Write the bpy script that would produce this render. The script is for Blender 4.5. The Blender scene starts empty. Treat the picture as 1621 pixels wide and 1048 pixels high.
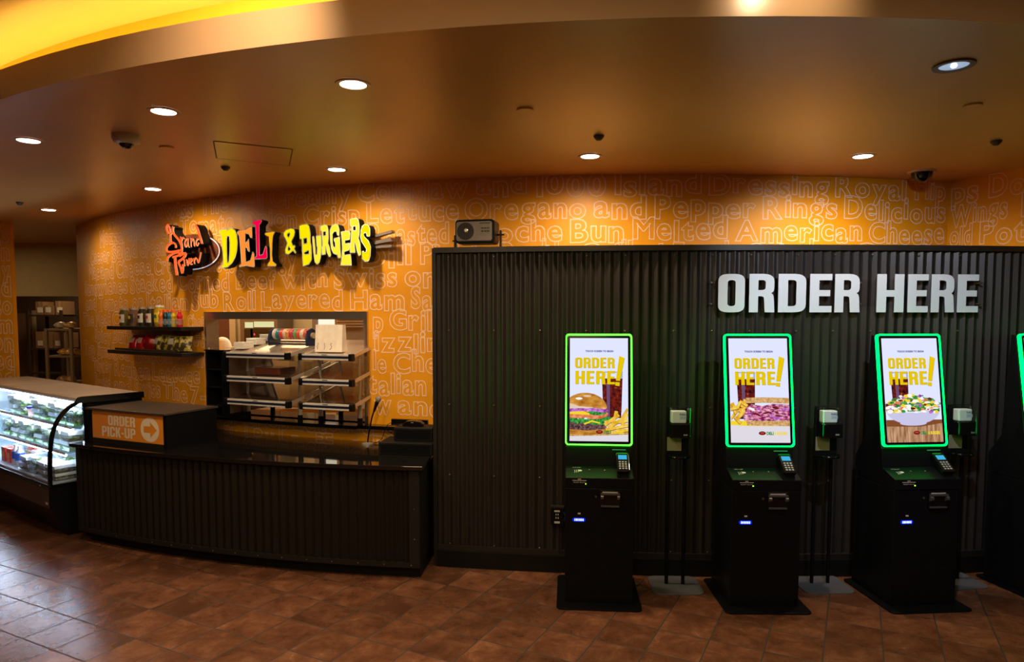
import bpy, math, random
from mathutils import Vector, Matrix
random.seed(7)
PI = math.pi
W_, H_ = 1621, 1048
F = 1080.0; P = math.radians(3.5); CY = 500 + F*math.tan(P); HC = 1.9
sin, cos, rad = math.sin, math.cos, math.radians
COL = bpy.context.scene.collection

# ---------------------------------------------------------------- camera maths (used only to measure real positions)
def ray(px, py):
    u = (px-810.5)/F; v = (CY-py)/F
    return (u, cos(P)+v*sin(P), -sin(P)+v*cos(P))
def onz(px, py, z):
    r = ray(px, py); t = (z-HC)/r[2]; return r[0]*t, r[1]*t
def proj(x, y, z):
    z -= HC; d = y*cos(P)-z*sin(P); v = (y*sin(P)+z*cos(P))/d
    return 810.5+F*x/d, CY-F*v
class Arc:
    """vertical cylinder; theta 0 faces the room (-y)"""
    def __init__(s, cx, cy, r): s.cx, s.cy, s.r = cx, cy, r
    def p(s, th, r=None):
        r = s.r if r is None else r
        return s.cx+r*sin(th), s.cy-r*cos(th)
    def th(s, px, z, r=None):
        lo, hi = -0.95, 0.6
        for _ in range(40):
            m = (lo+hi)/2; x, y = s.p(m, r)
            if proj(x, y, z)[0] < px: lo = m
            else: hi = m
        return (lo+hi)/2
ORA = Arc(1.27, 14.05, 8.66)      # orange back wall
PAR = Arc(1.88, 18.79, 13.90)     # corrugated partition
CNT = Arc(0.17, 13.29, 8.53)      # counter front

# ---------------------------------------------------------------- materials
MATS = {}
def mat(name, col, rough=0.5, metal=0.0, emis=None, es=0.0, noise=0.0, nscale=8.0, bump=0.0, alpha=1.0, trans=0.0, spec=0.5, coat=0.0):
    if name in MATS: return MATS[name]
    m = bpy.data.materials.new(name); m.use_nodes = True
    nt = m.node_tree; b = nt.nodes['Principled BSDF']
    c = (*col, 1)
    b.inputs['Base Color'].default_value = c
    b.inputs['Roughness'].default_value = rough
    b.inputs['Metallic'].default_value = metal
    b.inputs['Specular IOR Level'].default_value = spec
    b.inputs['Coat Weight'].default_value = coat
    if trans: b.inputs['Transmission Weight'].default_value = trans
    if alpha < 1: b.inputs['Alpha'].default_value = alpha
    if emis: b.inputs['Emission Color'].default_value = (*emis, 1); b.inputs['Emission Strength'].default_value = es
    if noise or bump:
        tc = nt.nodes.new('ShaderNodeTexCoord'); n = nt.nodes.new('ShaderNodeTexNoise')
        n.inputs['Scale'].default_value = nscale; n.inputs['Detail'].default_value = 5
        nt.links.new(tc.outputs['Object'], n.inputs['Vector'])
        if noise:
            r = nt.nodes.new('ShaderNodeValToRGB')
            r.color_ramp.elements[0].position = .3; r.color_ramp.elements[1].position = .7
            r.color_ramp.elements[0].color = (*[max(0, k*(1-noise)) for k in col], 1)
            r.color_ramp.elements[1].color = (*[min(1, k*(1+noise)) for k in col], 1)
            nt.links.new(n.outputs['Fac'], r.inputs['Fac']); nt.links.new(r.outputs['Color'], b.inputs['Base Color'])
        if bump:
            bp = nt.nodes.new('ShaderNodeBump'); bp.inputs['Strength'].default_value = bump; bp.inputs['Distance'].default_value = .01
            nt.links.new(n.outputs['Fac'], bp.inputs['Height']); nt.links.new(bp.outputs['Normal'], b.inputs['Normal'])
    MATS[name] = m; return m
def emit(name, col, s=1.0):
    if name in MATS: return MATS[name]
    m = bpy.data.materials.new(name); m.use_nodes = True; nt = m.node_tree
    for n in list(nt.nodes): nt.nodes.remove(n)
    e = nt.nodes.new('ShaderNodeEmission'); o = nt.nodes.new('ShaderNodeOutputMaterial')
    e.inputs['Color'].default_value = (*col, 1); e.inputs['Strength'].default_value = s
    nt.links.new(e.outputs[0], o.inputs[0]); MATS[name] = m; return m
def emit_noise(name, c1, c2, s, scale, stretch=(1, 1, 1), pos=(.35, .65), c3=None):
    if name in MATS: return MATS[name]
    m = emit(name, c1, s); nt = m.node_tree; e = nt.nodes['Emission'] if 'Emission' in nt.nodes else [n for n in nt.nodes if n.type == 'EMISSION'][0]
    tc = nt.nodes.new('ShaderNodeTexCoord'); mp = nt.nodes.new('ShaderNodeMapping'); n = nt.nodes.new('ShaderNodeTexNoise'); r = nt.nodes.new('ShaderNodeValToRGB')
    mp.inputs['Scale'].default_value = stretch; n.inputs['Scale'].default_value = scale; n.inputs['Detail'].default_value = 4
    r.color_ramp.elements[0].position = pos[0]; r.color_ramp.elements[1].position = pos[1]
    r.color_ramp.elements[0].color = (*c1, 1); r.color_ramp.elements[1].color = (*c2, 1)
    if c3: el = r.color_ramp.elements.new(min(1, pos[1]+.12)); el.color = (*c3, 1)
    nt.links.new(tc.outputs['Object'], mp.inputs[0]); nt.links.new(mp.outputs[0], n.inputs['Vector'])
    nt.links.new(n.outputs['Fac'], r.inputs['Fac']); nt.links.new(r.outputs[0], e.inputs['Color']); return m
def glass(name, col=(1, 1, 1), mixf=.10, rough=.02, facing=True):
    """thin clear sheet: mostly see-through with fresnel gloss"""
    if name in MATS: return MATS[name]
    m = bpy.data.materials.new(name); m.use_nodes = True; nt = m.node_tree
    for n in list(nt.nodes): nt.nodes.remove(n)
    o = nt.nodes.new('ShaderNodeOutputMaterial'); t = nt.nodes.new('ShaderNodeBsdfTransparent'); g = nt.nodes.new('ShaderNodeBsdfGlossy'); mx = nt.nodes.new('ShaderNodeMixShader')
    t.inputs['Color'].default_value = (*col, 1); g.inputs['Roughness'].default_value = rough
    fc = nt.nodes.new('ShaderNodeLayerWeight'); fc.inputs['Blend'].default_value = .5; lw = nt.nodes.new('ShaderNodeMath'); lw.operation = 'POWER'; lw.inputs[1].default_value = 4.0; nt.links.new(fc.outputs['Facing'], lw.inputs[0])
    ad = nt.nodes.new('ShaderNodeMath'); ad.operation = 'ADD'; ad.inputs[1].default_value = mixf; ad.use_clamp = True
    nt.links.new(lw.outputs[0], ad.inputs[0])
    nt.links.new(ad.outputs[0], mx.inputs[0]); nt.links.new(t.outputs[0], mx.inputs[1]); nt.links.new(g.outputs[0], mx.inputs[2]); nt.links.new(mx.outputs[0], o.inputs[0])
    MATS[name] = m; return m

M_orange = mat('orange_wallpaper', (.82, .345, .006), .45, noise=.05, nscale=3)
M_letter = mat('wallpaper_lettering', (.90, .60, .44), .5)
M_ceil = mat('tan_ceiling_paint', (.60, .30, .095), .30, noise=.04, nscale=2, spec=.55)
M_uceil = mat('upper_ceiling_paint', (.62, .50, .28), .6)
M_fascia = mat('fascia_paint', (.52, .34, .19), .28, spec=.6)
M_gold = mat('gold_cove_paint', (.80, .52, .05), .5)
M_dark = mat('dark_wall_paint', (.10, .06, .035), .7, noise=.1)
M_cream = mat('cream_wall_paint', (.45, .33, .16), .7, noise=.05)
M_black = mat('black_powder_coat', (.005, .005, .006), .38, noise=.2, nscale=40, spec=.12)
M_blackg = mat('black_gloss', (.004, .004, .005), .12)
M_blackm = mat('black_matte', (.007, .006, .006), .6, spec=.2)
M_corr = mat('dark_bronze_corrugated_steel', (.033, .0265, .024), .42, metal=.35, noise=.08, nscale=5)
M_trim = mat('dark_bronze_trim', (.022, .018, .016), .4, metal=.3)
M_screw = mat('dull_screw_head', (.22, .17, .13), .35, metal=.8)
M_steel = mat('brushed_stainless', (.62, .53, .45), .25, metal=.95, noise=.06, nscale=30)
M_alu = mat('silver_aluminium', (.72, .68, .66), .3, metal=.7)
M_white = mat('white_plastic', (.75, .73, .70), .4)
M_toe = mat('black_vinyl_base', (.006, .005, .005), .5, spec=.2)

# ---------------------------------------------------------------- mesh builder
class MB:
    def __init__(s): s.v = []; s.f = []; s.m = []
    def add(s, vs, fs, m=0):
        o = len(s.v); s.v += [tuple(a) for a in vs]; s.f += [tuple(i+o for i in f) for f in fs]; s.m += [m]*len(fs); return s
    def box(s, x0, x1, y0, y1, z0, z1, m=0, M=None):
        vs = [(x, y, z) for x in (x0, x1) for y in (y0, y1) for z in (z0, z1)]
        if M is not None: vs = [tuple(M @ Vector(v)) for v in vs]
        return s.add(vs, [(0, 1, 3, 2), (4, 6, 7, 5), (0, 4, 5, 1), (2, 3, 7, 6), (0, 2, 6, 4), (1, 5, 7, 3)], m)
    def rbox(s, x0, x1, y0, y1, z0, z1, r, m=0, n=4, axis='z'):
        """box with four edges along one axis rounded"""
        if axis == 'z': a0, a1, b0, b1, c0, c1 = x0, x1, y0, y1, z0, z1
        elif axis == 'y': a0, a1, b0, b1, c0, c1 = x0, x1, z0, z1, y0, y1
        else: a0, a1, b0, b1, c0, c1 = y0, y1, z0, z1, x0, x1
        pts = rrect(a0, a1, b0, b1, r, n)
        mp = {'z': lambda a, b, c: (a, b, c), 'y': lambda a, b, c: (a, c, b), 'x': lambda a, b, c: (c, a, b)}[axis]
        N = len(pts); vs = [mp(a, b, c0) for a, b in pts]+[mp(a, b, c1) for a, b in pts]
        fs = [tuple(range(N))[::-1], tuple(range(N, 2*N))]+[(i, (i+1) % N, N+(i+1) % N, N+i) for i in range(N)]
        return s.add(vs, fs, m)
    def prism(s, poly, c0, c1, mp, m=0):
        N = len(poly); vs = [mp(a, b, c0) for a, b in poly]+[mp(a, b, c1) for a, b in poly]
        return s.add(vs, [tuple(range(N))[::-1], tuple(range(N, 2*N))]+[(i, (i+1) % N, N+(i+1) % N, N+i) for i in range(N)], m)
    def tube(s, pts, r, n=8, m=0, cap=True):
        pts = [Vector(p) for p in pts]; rs = r if isinstance(r, (list, tuple)) else [r]*len(pts)
        o = len(s.v); up = Vector((0, 0, 1))
        for i, p in enumerate(pts):
            t = (pts[min(i+1, len(pts)-1)]-pts[max(i-1, 0)]).normalized()
            a = t.cross(up)
            if a.length < 1e-3: a = t.cross(Vector((0, 1, 0)))
            a.normalize(); b = t.cross(a)
            for k in range(n):
                q = 2*PI*k/n; s.v.append(tuple(p+(a*cos(q)+b*sin(q))*rs[i]))
        for i in range(len(pts)-1):
            for k in range(n):
                s.f.append((o+i*n+k, o+i*n+(k+1) % n, o+(i+1)*n+(k+1) % n, o+(i+1)*n+k)); s.m.append(m)
        if cap:
            s.f.append(tuple(o+k for k in range(n))[::-1]); s.m.append(m)
            e = o+(len(pts)-1)*n; s.f.append(tuple(e+k for k in range(n))); s.m.append(m)
        return s
    def lathe(s, prof, c=(0, 0, 0), n=20, m=0):
        o = len(s.v)
        for r, z in prof:
            for k in range(n):
                q = 2*PI*k/n; s.v.append((c[0]+r*cos(q), c[1]+r*sin(q), c[2]+z))
        for i in range(len(prof)-1):
            mm = m[i] if isinstance(m, (list, tuple)) else m
            for k in range(n):
                s.f.append((o+i*n+k, o+i*n+(k+1) % n, o+(i+1)*n+(k+1) % n, o+(i+1)*n+k)); s.m.append(mm)
        mm = m[0] if isinstance(m, (list, tuple)) else m
        s.f.append(tuple(o+k for k in range(n))[::-1]); s.m.append(mm)
        e = o+(len(prof)-1)*n; s.f.append(tuple(e+k for k in range(n))); s.m.append(m[-1] if isinstance(m, (list, tuple)) else m)
        return s
    def arcslab(s, A, r0, r1, t0, t1, z0, z1, n=24, m=0):
        """solid between radii r0<r1 (r1 nearer the room)"""
        vs = []; fs = []
        for i in range(n+1):
            t = t0+(t1-t0)*i/n
            for r, z in ((r0, z0), (r1, z0), (r1, z1), (r0, z1)):
                x, y = A.p(t, r); vs.append((x, y, z))
        for i in range(n):
            a = i*4; b = a+4
            fs += [(a, a+1, b+1, b), (a+1, a+2, b+2, b+1), (a+2, a+3, b+3, b+2), (a+3, a, b, b+3)]
        fs += [(3, 2, 1, 0), (n*4, n*4+1, n*4+2, n*4+3)]
        return s.add(vs, fs, m)
    def build(s, name, mats, parent=None, smooth=None, bevel=0, bseg=2):
        me = bpy.data.meshes.new(name); me.from_pydata(s.v, [], s.f)
        if not isinstance(mats, (list, tuple)): mats = [mats]
        for x in mats: me.materials.append(x)
        me.polygons.foreach_set('material_index', s.m)
        if smooth:
            me.polygons.foreach_set('use_smooth', [True]*len(s.f)); me.update()
            me.set_sharp_from_angle(angle=rad(smooth))
        me.update(); me.validate()
        o = bpy.data.objects.new(name, me); COL.objects.link(o)
        if parent is not None: o.parent = parent
        if bevel:
            b = o.modifiers.new('bevel', 'BEVEL'); b.width = bevel; b.segments = bseg; b.limit_method = 'ANGLE'; b.angle_limit = rad(40)
        return o
def rrect(a0, a1, b0, b1, r, n=4):
    pts = []
    for cx, cy, q0 in ((a1-r, b1-r, 0), (a0+r, b1-r, 90), (a0+r, b0+r, 180), (a1-r, b0+r, 270)):
        for k in range(n+1):
            q = rad(q0+90*k/n); pts.append((cx+r*cos(q), cy+r*sin(q)))
    return pts
def tag(o, label=None, cat=None, group=None, kind=None):
    if label: o['label'] = label
    if cat: o['category'] = cat
    if group: o['group'] = group
    if kind: o['kind'] = kind
    return o
def struct(o, label=None, cat=None):
    o['kind'] = 'structure'
    if label: o['label'] = label
    if cat: o['category'] = cat
    return o
def empty(name, loc=(0, 0, 0), rz=0, label=None, cat=None, group=None):
    o = bpy.data.objects.new(name, None); COL.objects.link(o); o.location = loc; o.rotation_euler = (0, 0, rz); o.empty_display_size = .1
    return tag(o, label, cat, group)
def copy_tree(o, parent=None, **kw):
    c = o.copy(); COL.objects.link(c)
    if parent is not None: c.parent = parent
    for ch in list(o.children): copy_tree(ch, c)
    for k, v in kw.items(): c[k] = v
    return c

# ---------------------------------------------------------------- flat shapes & lettering
def eval_curve(cu, cap=None):
    o = bpy.data.objects.new('tmp', cu); COL.objects.link(o)
    dg = bpy.context.evaluated_depsgraph_get(); dg.update()
    me = bpy.data.meshes.new_from_object(o.evaluated_get(dg))
    vs = [tuple(v.co) for v in me.vertices]; fs = [tuple(p.vertices) for p in me.polygons]
    bpy.data.objects.remove(o); bpy.data.meshes.remove(me); bpy.data.curves.remove(cu)
    return vs, fs
def fill(contours, extrude=0.0):
    """contours = closed point lists (holes by even-odd); returns flat or extruded mesh centred on z=0"""
    cu = bpy.data.curves.new('c', 'CURVE'); cu.dimensions = '2D'; cu.fill_mode = 'BOTH'; cu.extrude = extrude
    for c in contours:
        sp = cu.splines.new('POLY'); sp.points.add(len(c)-1)
        for i, p in enumerate(c): sp.points[i].co = (p[0], p[1], 0, 1)
        sp.use_cyclic_u = True
    return eval_curve(cu)
def text(body, extrude=0.0, offset=0.0, bevel=0.0, align='LEFT', space=1.0):
    cu = bpy.data.curves.new('t', 'FONT'); cu.body = body; cu.size = 1; cu.extrude = extrude; cu.offset = offset; cu.align_x = align
    cu.space_character = space; cu.resolution_u = 3
    if bevel: cu.fill_mode = 'NONE'; cu.bevel_depth = bevel; cu.bevel_resolution = 0
    return eval_curve(cu)
def bounds(vs):
    xs = [v[0] for v in vs]; ys = [v[1] for v in vs]; return min(xs), max(xs), min(ys), max(ys)
def rounded(pts, n=4):
    """(x,y,r) corners -> rounded contour"""
    out = []; N = len(pts)
    for i, p in enumerate(pts):
        r = p[2] if len(p) > 2 else 0
        v = Vector(p[:2]); a = Vector(pts[i-1][:2])-v; b = Vector(pts[(i+1) % N][:2])-v
        if r <= 0: out.append(tuple(v)); continue
        ra = min(r, a.length*.5); rb = min(r, b.length*.5)
        A = v+a.normalized()*ra; B = v+b.normalized()*rb
        for k in range(n+1):
            t = k/n; q = A*(1-t)**2+v*2*t*(1-t)+B*t*t; out.append(tuple(q))
    return out
GL = {}
def _g():
    s = .165
    GL['O'] = (.47, [[(0, 0, .18), (.47, 0, .18), (.47, 1, .18), (0, 1, .18)], [(s, .16, .07), (s, .84, .07), (.305, .84, .07), (.305, .16, .07)]])
    GL['D'] = (.47, [[(0, 0), (.47, 0, .2), (.47, 1, .2), (0, 1)], [(s, .16), (s, .84), (.305, .84, .08), (.305, .16, .08)]])
    GL['R'] = (.47, [[(0, 0), (s, 0), (s, .42), (.27, .42, .06), (.29, 0), (.47, 0), (.45, .46, .12), (.40, .5, .02), (.46, .55, .12), (.46, 1, .2), (0, 1)], [(s, .58), (s, .84), (.30, .84, .07), (.30, .58, .07)]])
    GL['P'] = (.46, [[(0, 0), (s, 0), (s, .40), (.46, .40, .2), (.46, 1, .2), (0, 1)], [(s, .55), (s, .84), (.30, .84, .07), (.30, .55, .07)]])
    GL['E'] = (.39, [[(0, 0), (.39, 0), (.39, .165), (s, .165), (s, .42), (.36, .42), (.36, .58), (s, .58), (s, .835), (.39, .835), (.39, 1), (0, 1)]])
    GL['H'] = (.47, [[(0, 0), (s, 0), (s, .41), (.305, .41), (.305, 0), (.47, 0), (.47, 1), (.305, 1), (.305, .58), (s, .58), (s, 1), (0, 1)]])
    GL['I'] = (.165, [[(0, 0), (s, 0), (s, 1), (0, 1)]])
    GL['C'] = (.46, [[(0, 0, .18), (.46, 0, .18), (.46, .38), (.30, .38), (.30, .16, .07), (s, .16, .07), (s, .84, .07), (.30, .84, .07), (.30, .64), (.46, .64), (.46, 1, .18), (0, 1, .18)]])
    GL['K'] = (.48, [[(0, 0), (s, 0), (s, .34), (.215, .44), (.30, 0), (.48, 0), (.33, .56), (.47, 1), (.30, 1), (s, .58), (s, 1), (0, 1)]])
    GL['U'] = (.47, [[(0, 0, .18), (.47, 0, .18), (.47, 1), (.305, 1), (.305, .16, .07), (s, .16, .07), (s, 1), (0, 1)]])
    GL['-'] = (.22, [[(0, .34), (.22, .34), (.22, .5), (0, .5)]])
    GL['!'] = (.2, [[(.03, .27), (.14, .27), (.19, 1), (.02, 1)], [(.01, 0), (.16, 0), (.16, .17), (.01, .17)]])
_g()
def block(word, gap=.07, extrude=0.0):
    """heavy condensed capitals, height 1; returns (w, verts, faces)"""
    x = 0; V = []; Fc = []
    for ch in word:
        if ch == ' ': x += .25; continue
        w, cs = GL[ch]; vs, fs = fill([rounded(c) for c in cs], extrude); o = len(V)
        V += [(a+x, b, c) for a, b, c in vs]; Fc += [tuple(i+o for i in f) for f in fs]; x += w+gap
    return x-gap, V, Fc
def strip(pts, w):
    """ribbon polygon around a polyline"""
    L = []; R = []; n = len(pts); ws = w if isinstance(w, (list, tuple)) else [w]*n
    for i in range(n):
        a = Vector(pts[max(i-1, 0)]); b = Vector(pts[min(i+1, n-1)]); t = (b-a)
        if t.length < 1e-6: t = Vector((1, 0))
        t.normalize(); nn = Vector((-t.y, t.x)); p = Vector(pts[i])
        L.append(tuple(p+nn*ws[i]/2)); R.append(tuple(p-nn*ws[i]/2))
    return L, R
def smoothpts(pts, n=4):
    out = []; N = len(pts)
    for i in range(N-1):
        p0, p1, p2, p3 = [Vector(pts[min(max(k, 0), N-1)]) for k in (i-1, i, i+1, i+2)]
        for k in range(n):
            t = k/n; out.append(tuple(.5*((2*p1)+(-p0+p2)*t+(2*p0-5*p1+4*p2-p3)*t*t+(-p0+3*p1-3*p2+p3)*t**3)))
    out.append(tuple(pts[-1])); return out

# ================================================================ SETTING
# floor: brown stone tiles, 302 mm grid turned 27 degrees
def floor_material():
    m = bpy.data.materials.new('brown_stone_tile'); m.use_nodes = True; nt = m.node_tree; b = nt.nodes['Principled BSDF']; N = nt.nodes.new; L = nt.links.new
    g = N('ShaderNodeNewGeometry'); mp = N('ShaderNodeMapping'); mp.vector_type = 'POINT'
    mp.inputs['Rotation'].default_value = (0, 0, rad(26.8)); L(g.outputs['Position'], mp.inputs[0])
    sc = N('ShaderNodeVectorMath'); sc.operation = 'SCALE'; sc.inputs['Scale'].default_value = 1/.302; L(mp.outputs[0], sc.inputs[0])
    of = N('ShaderNodeVectorMath'); of.operation = 'ADD'; of.inputs[1].default_value = (1.93/.302+20, -3.40/.302+40, 0); L(sc.outputs[0], of.inputs[0])
    fr = N('ShaderNodeVectorMath'); fr.operation = 'FRACTION'; L(of.outputs[0], fr.inputs[0])
    fl = N('ShaderNodeVectorMath'); fl.operation = 'FLOOR'; L(of.outputs[0], fl.inputs[0])
    wn = N('ShaderNodeTexWhiteNoise'); wn.noise_dimensions = '3D'; L(fl.outputs[0], wn.inputs['Vector'])
    sx = N('ShaderNodeSeparateXYZ'); L(fr.outputs[0], sx.inputs[0])
    def edge(out):
        a = N('ShaderNodeMath'); a.operation = 'SUBTRACT'; a.inputs[1].default_value = .5; L(out, a.inputs[0])
        c = N('ShaderNodeMath'); c.operation = 'ABSOLUTE'; L(a.outputs[0], c.inputs[0]); return c.outputs[0]
    mx = N('ShaderNodeMath'); mx.operation = 'MAXIMUM'; L(edge(sx.outputs[0]), mx.inputs[0]); L(edge(sx.outputs[1]), mx.inputs[1])
    gr = N('ShaderNodeMapRange'); gr.inputs['From Min'].default_value = .483; gr.inputs['From Max'].default_value = .489; L(mx.outputs[0], gr.inputs['Value'])
    # per tile offset cloud pattern
    ad = N('ShaderNodeVectorMath'); ad.operation = 'MULTIPLY_ADD'; ad.inputs[1].default_value = (7, 7, 7); L(wn.outputs['Color'], ad.inputs[0]); L(g.outputs['Position'], ad.inputs[2])
    n1 = N('ShaderNodeTexNoise'); n1.inputs['Scale'].default_value = 6; n1.inputs['Detail'].default_value = 12; n1.inputs['Roughness'].default_value = .72; n1.inputs['Distortion'].default_value = .35; L(ad.outputs[0], n1.inputs['Vector'])
    r = N('ShaderNodeValToRGB'); e = r.color_ramp.elements
    e[0].position = .30; e[0].color = (.068, .024, .011, 1); e[1].position = .72; e[1].color = (.25, .108, .056, 1)
    k = e.new(.5); k.color = (.135, .052, .026, 1); L(n1.outputs['Fac'], r.inputs['Fac'])
    hs = N('ShaderNodeHueSaturation'); L(r.outputs[0], hs.inputs['Color'])
    vr = N('ShaderNodeMapRange'); vr.inputs['To Min'].default_value = .75; vr.inputs['To Max'].default_value = 1.2; L(wn.outputs['Value'], vr.inputs['Value']); L(vr.outputs[0], hs.inputs['Value'])
    mix = N('ShaderNodeMix'); mix.data_type = 'RGBA'; mix.inputs['B'].default_value = (.028, .017, .012, 1)
    L(gr.outputs[0], mix.inputs['Factor']); L(hs.outputs[0], mix.inputs['A']); L(mix.outputs['Result'], b.inputs['Base Color'])
    rr = N('ShaderNodeMapRange'); rr.inputs['From Min'].default_value = .3; rr.inputs['From Max'].default_value = .7; rr.inputs['To Min'].default_value = .255; rr.inputs['To Max'].default_value = .275; L(n1.outputs['Fac'], rr.inputs['Value'])
    rm = N('ShaderNodeMath'); rm.operation = 'MULTIPLY_ADD'; rm.inputs[1].default_value = .4; L(gr.outputs[0], rm.inputs[0]); L(rr.outputs[0], rm.inputs[2]); L(rm.outputs[0], b.inputs['Roughness'])
    inv = N('ShaderNodeMath'); inv.operation = 'MULTIPLY_ADD'; inv.inputs[1].default_value = -1.0; L(gr.outputs[0], inv.inputs[0])
    h2 = N('ShaderNodeMath'); h2.operation = 'MULTIPLY'; h2.inputs[1].default_value = .0; L(n1.outputs['Fac'], h2.inputs[0]); L(h2.outputs[0], inv.inputs[2])
    bp = N('ShaderNodeBump'); bp.inputs['Strength'].default_value = .25; bp.inputs['Distance'].default_value = .004; L(inv.outputs[0], bp.inputs['Height']); L(bp.outputs[0], b.inputs['Normal'])
    b.inputs['Specular IOR Level'].default_value = .6
    return m
f = MB(); f.box(-12, 7, -4, 14, -.1, 0); struct(f.build('floor', floor_material()), 'brown stone tile floor laid on the diagonal', 'floor')

# lower ceiling with curved front edge, fascia, lit trough and upper ceiling
SO = Arc(.96, 9.64, 7.06)
def soff(x):
    if x < -4.4: return soff(-4.4)+(-4.4-x)*1.15
    if x > 5.6: return soff(5.6)+(x-5.6)*.9
    return 9.64-math.sqrt(7.06**2-(x-.96)**2)
xs = [-12+i*.2 for i in range(96)]
def skirt(b, fy0, z0, fy1, z1, m=0):
    vs = [(x, fy0(x), z0) for x in xs]+[(x, fy1(x), z1) for x in xs]; n = len(xs)
    b.add(vs, [(i, i+1, n+i+1, n+i) for i in range(n-1)], m)
ZC = 3.0; ZL = 3.145; ZU = 3.33; GAP = .26
b = MB(); skirt(b, soff, ZC, lambda x: 14.5, ZC)
skirt(b, lambda x: soff(x)+GAP+.03, ZC+.12, lambda x: 14.5, ZC+.12)
struct(b.build('ceiling', M_ceil, smooth=40), 'brown orange dropped ceiling with a curved front edge', 'ceiling')
b = MB(); skirt(b, soff, ZC, soff, ZL); skirt(b, soff, ZL, lambda x: soff(x)+.025, ZL); skirt(b, lambda x: soff(x)+.025, ZL, lambda x: soff(x)+.025, ZC+.03)
struct(b.build('trim_1', M_fascia, smooth=40), 'curved tan fascia along the ceiling edge', 'ceiling trim')
b = MB(); skirt(b, lambda x: soff(x)+.025, ZC+.03, lambda x: soff(x)+GAP, ZC+.03); skirt(b, lambda x: soff(x)+GAP, ZC+.03, lambda x: soff(x)+GAP, ZU)
struct(b.build('trim_2', M_gold, smooth=40), 'gold painted light trough behind the ceiling fascia', 'ceiling trim')
b = MB(); skirt(b, lambda x: -4, ZU, lambda x: soff(x)+GAP+.02, ZU)
struct(b.build('ceiling', M_uceil), 'yellow lit upper ceiling above the curved fascia', 'ceiling')
# cove strip lamp lying in the trough
LED = emit('cove_led', (1, .64, .13), 20)
def strip_lamp(x0, x1, name):
    b = MB(); n = int((x1-x0)/.15)
    q = [x0+(x1-x0)*i/n for i in range(n+1)]
    for i in range(n):
        a, c = q[i], q[i+1]
        b.add([(a, soff(a)+.10, ZC+.06), (c, soff(c)+.10, ZC+.06), (c, soff(c)+.14, ZC+.06), (a, soff(a)+.14, ZC+.06)], [(0, 1, 2, 3)])
        b.add([(a, soff(a)+.10, ZC+.03), (c, soff(c)+.10, ZC+.03), (c, soff(c)+.10, ZC+.06), (a, soff(a)+.10, ZC+.06)], [(0, 1, 2, 3)])
    return b.build(name, LED)
tag(strip_lamp(-5.5, 0.2, 'light_strip'), 'yellow light strip hidden in the ceiling trough above the deli', 'light strip')
# outer walls
b = MB(); b.box(-12.1, -12, -4, 14, 0, 3.4); struct(b.build('wall_left', M_dark))
b = MB(); b.box(7, 7.1, -4, 14, 0, 3.4); struct(b.build('wall_right', M_dark))
b = MB(); b.box(-12, 7, -4.1, -4, 0, 3.4); struct(b.build('wall_front', M_dark))
b = MB(); b.box(-12, 7, 13.5, 13.6, 0, 3.4); struct(b.build('wall_rear', M_dark))

# ---- orange curved wall with pass-through opening and wallpaper lettering
TL, TR = -.878, .274
WT0, WT1, WZ0, WZ1 = -.4995, -.2915, .985, 1.925      # opening
b = MB()
def wall_panel(t0, t1, z0, z1, n):
    b.arcslab(ORA, 8.56, 8.66, t0, t1, z0, z1, n)
wall_panel(TL, WT0, 0, ZC, 30); wall_panel(WT1, TR, 0, ZC, 40); wall_panel(WT0, WT1, 0, WZ0, 16); wall_panel(WT0, WT1, WZ1, ZC, 16)
CH = {}
def chmesh(c):
    if c not in CH:
        vs, fs = text(c, offset=.030, bevel=.019)
        if not vs: CH[c] = None
        else:
            x0, x1, y0, y1 = bounds(vs); CH[c] = ([(v[0]-x0, v[1], v[2]) for v in vs], fs, x1-x0)
    return CH[c]
CAPH = .70
def word(bb, w, s0, s1, zb, surf, hgt=.158, m=1):
    """lay a word between arc lengths s0..s1, baseline zb; surf(s,z,out)->xyz"""
    gl = [chmesh(c) for c in w]; tot = sum((g[2]+.05 if g else .3) for g in gl)-.05
    kx = (s1-s0)/tot; ky = hgt/CAPH; x = 0
    ky = min(ky, kx*1.55)
    for c, g in zip(w, gl):
        if g is None: x += .3; continue
        dz = random.uniform(-.014, .014)+(.012 if c.islower() and random.random() < .3 else 0); kk = random.uniform(.96, 1.1)
        vs = [surf(s0+(x+v[0])*kx, zb+dz+v[1]*ky*kk, .0005+max(0, v[2])*.06) for v in g[0]]
        bb.add(vs, g[1], m); x += g[2]+.05
def osurf(s, z, o):
    x, y = ORA.p(s/8.66, 8.66+o); return x, y, z
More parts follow.
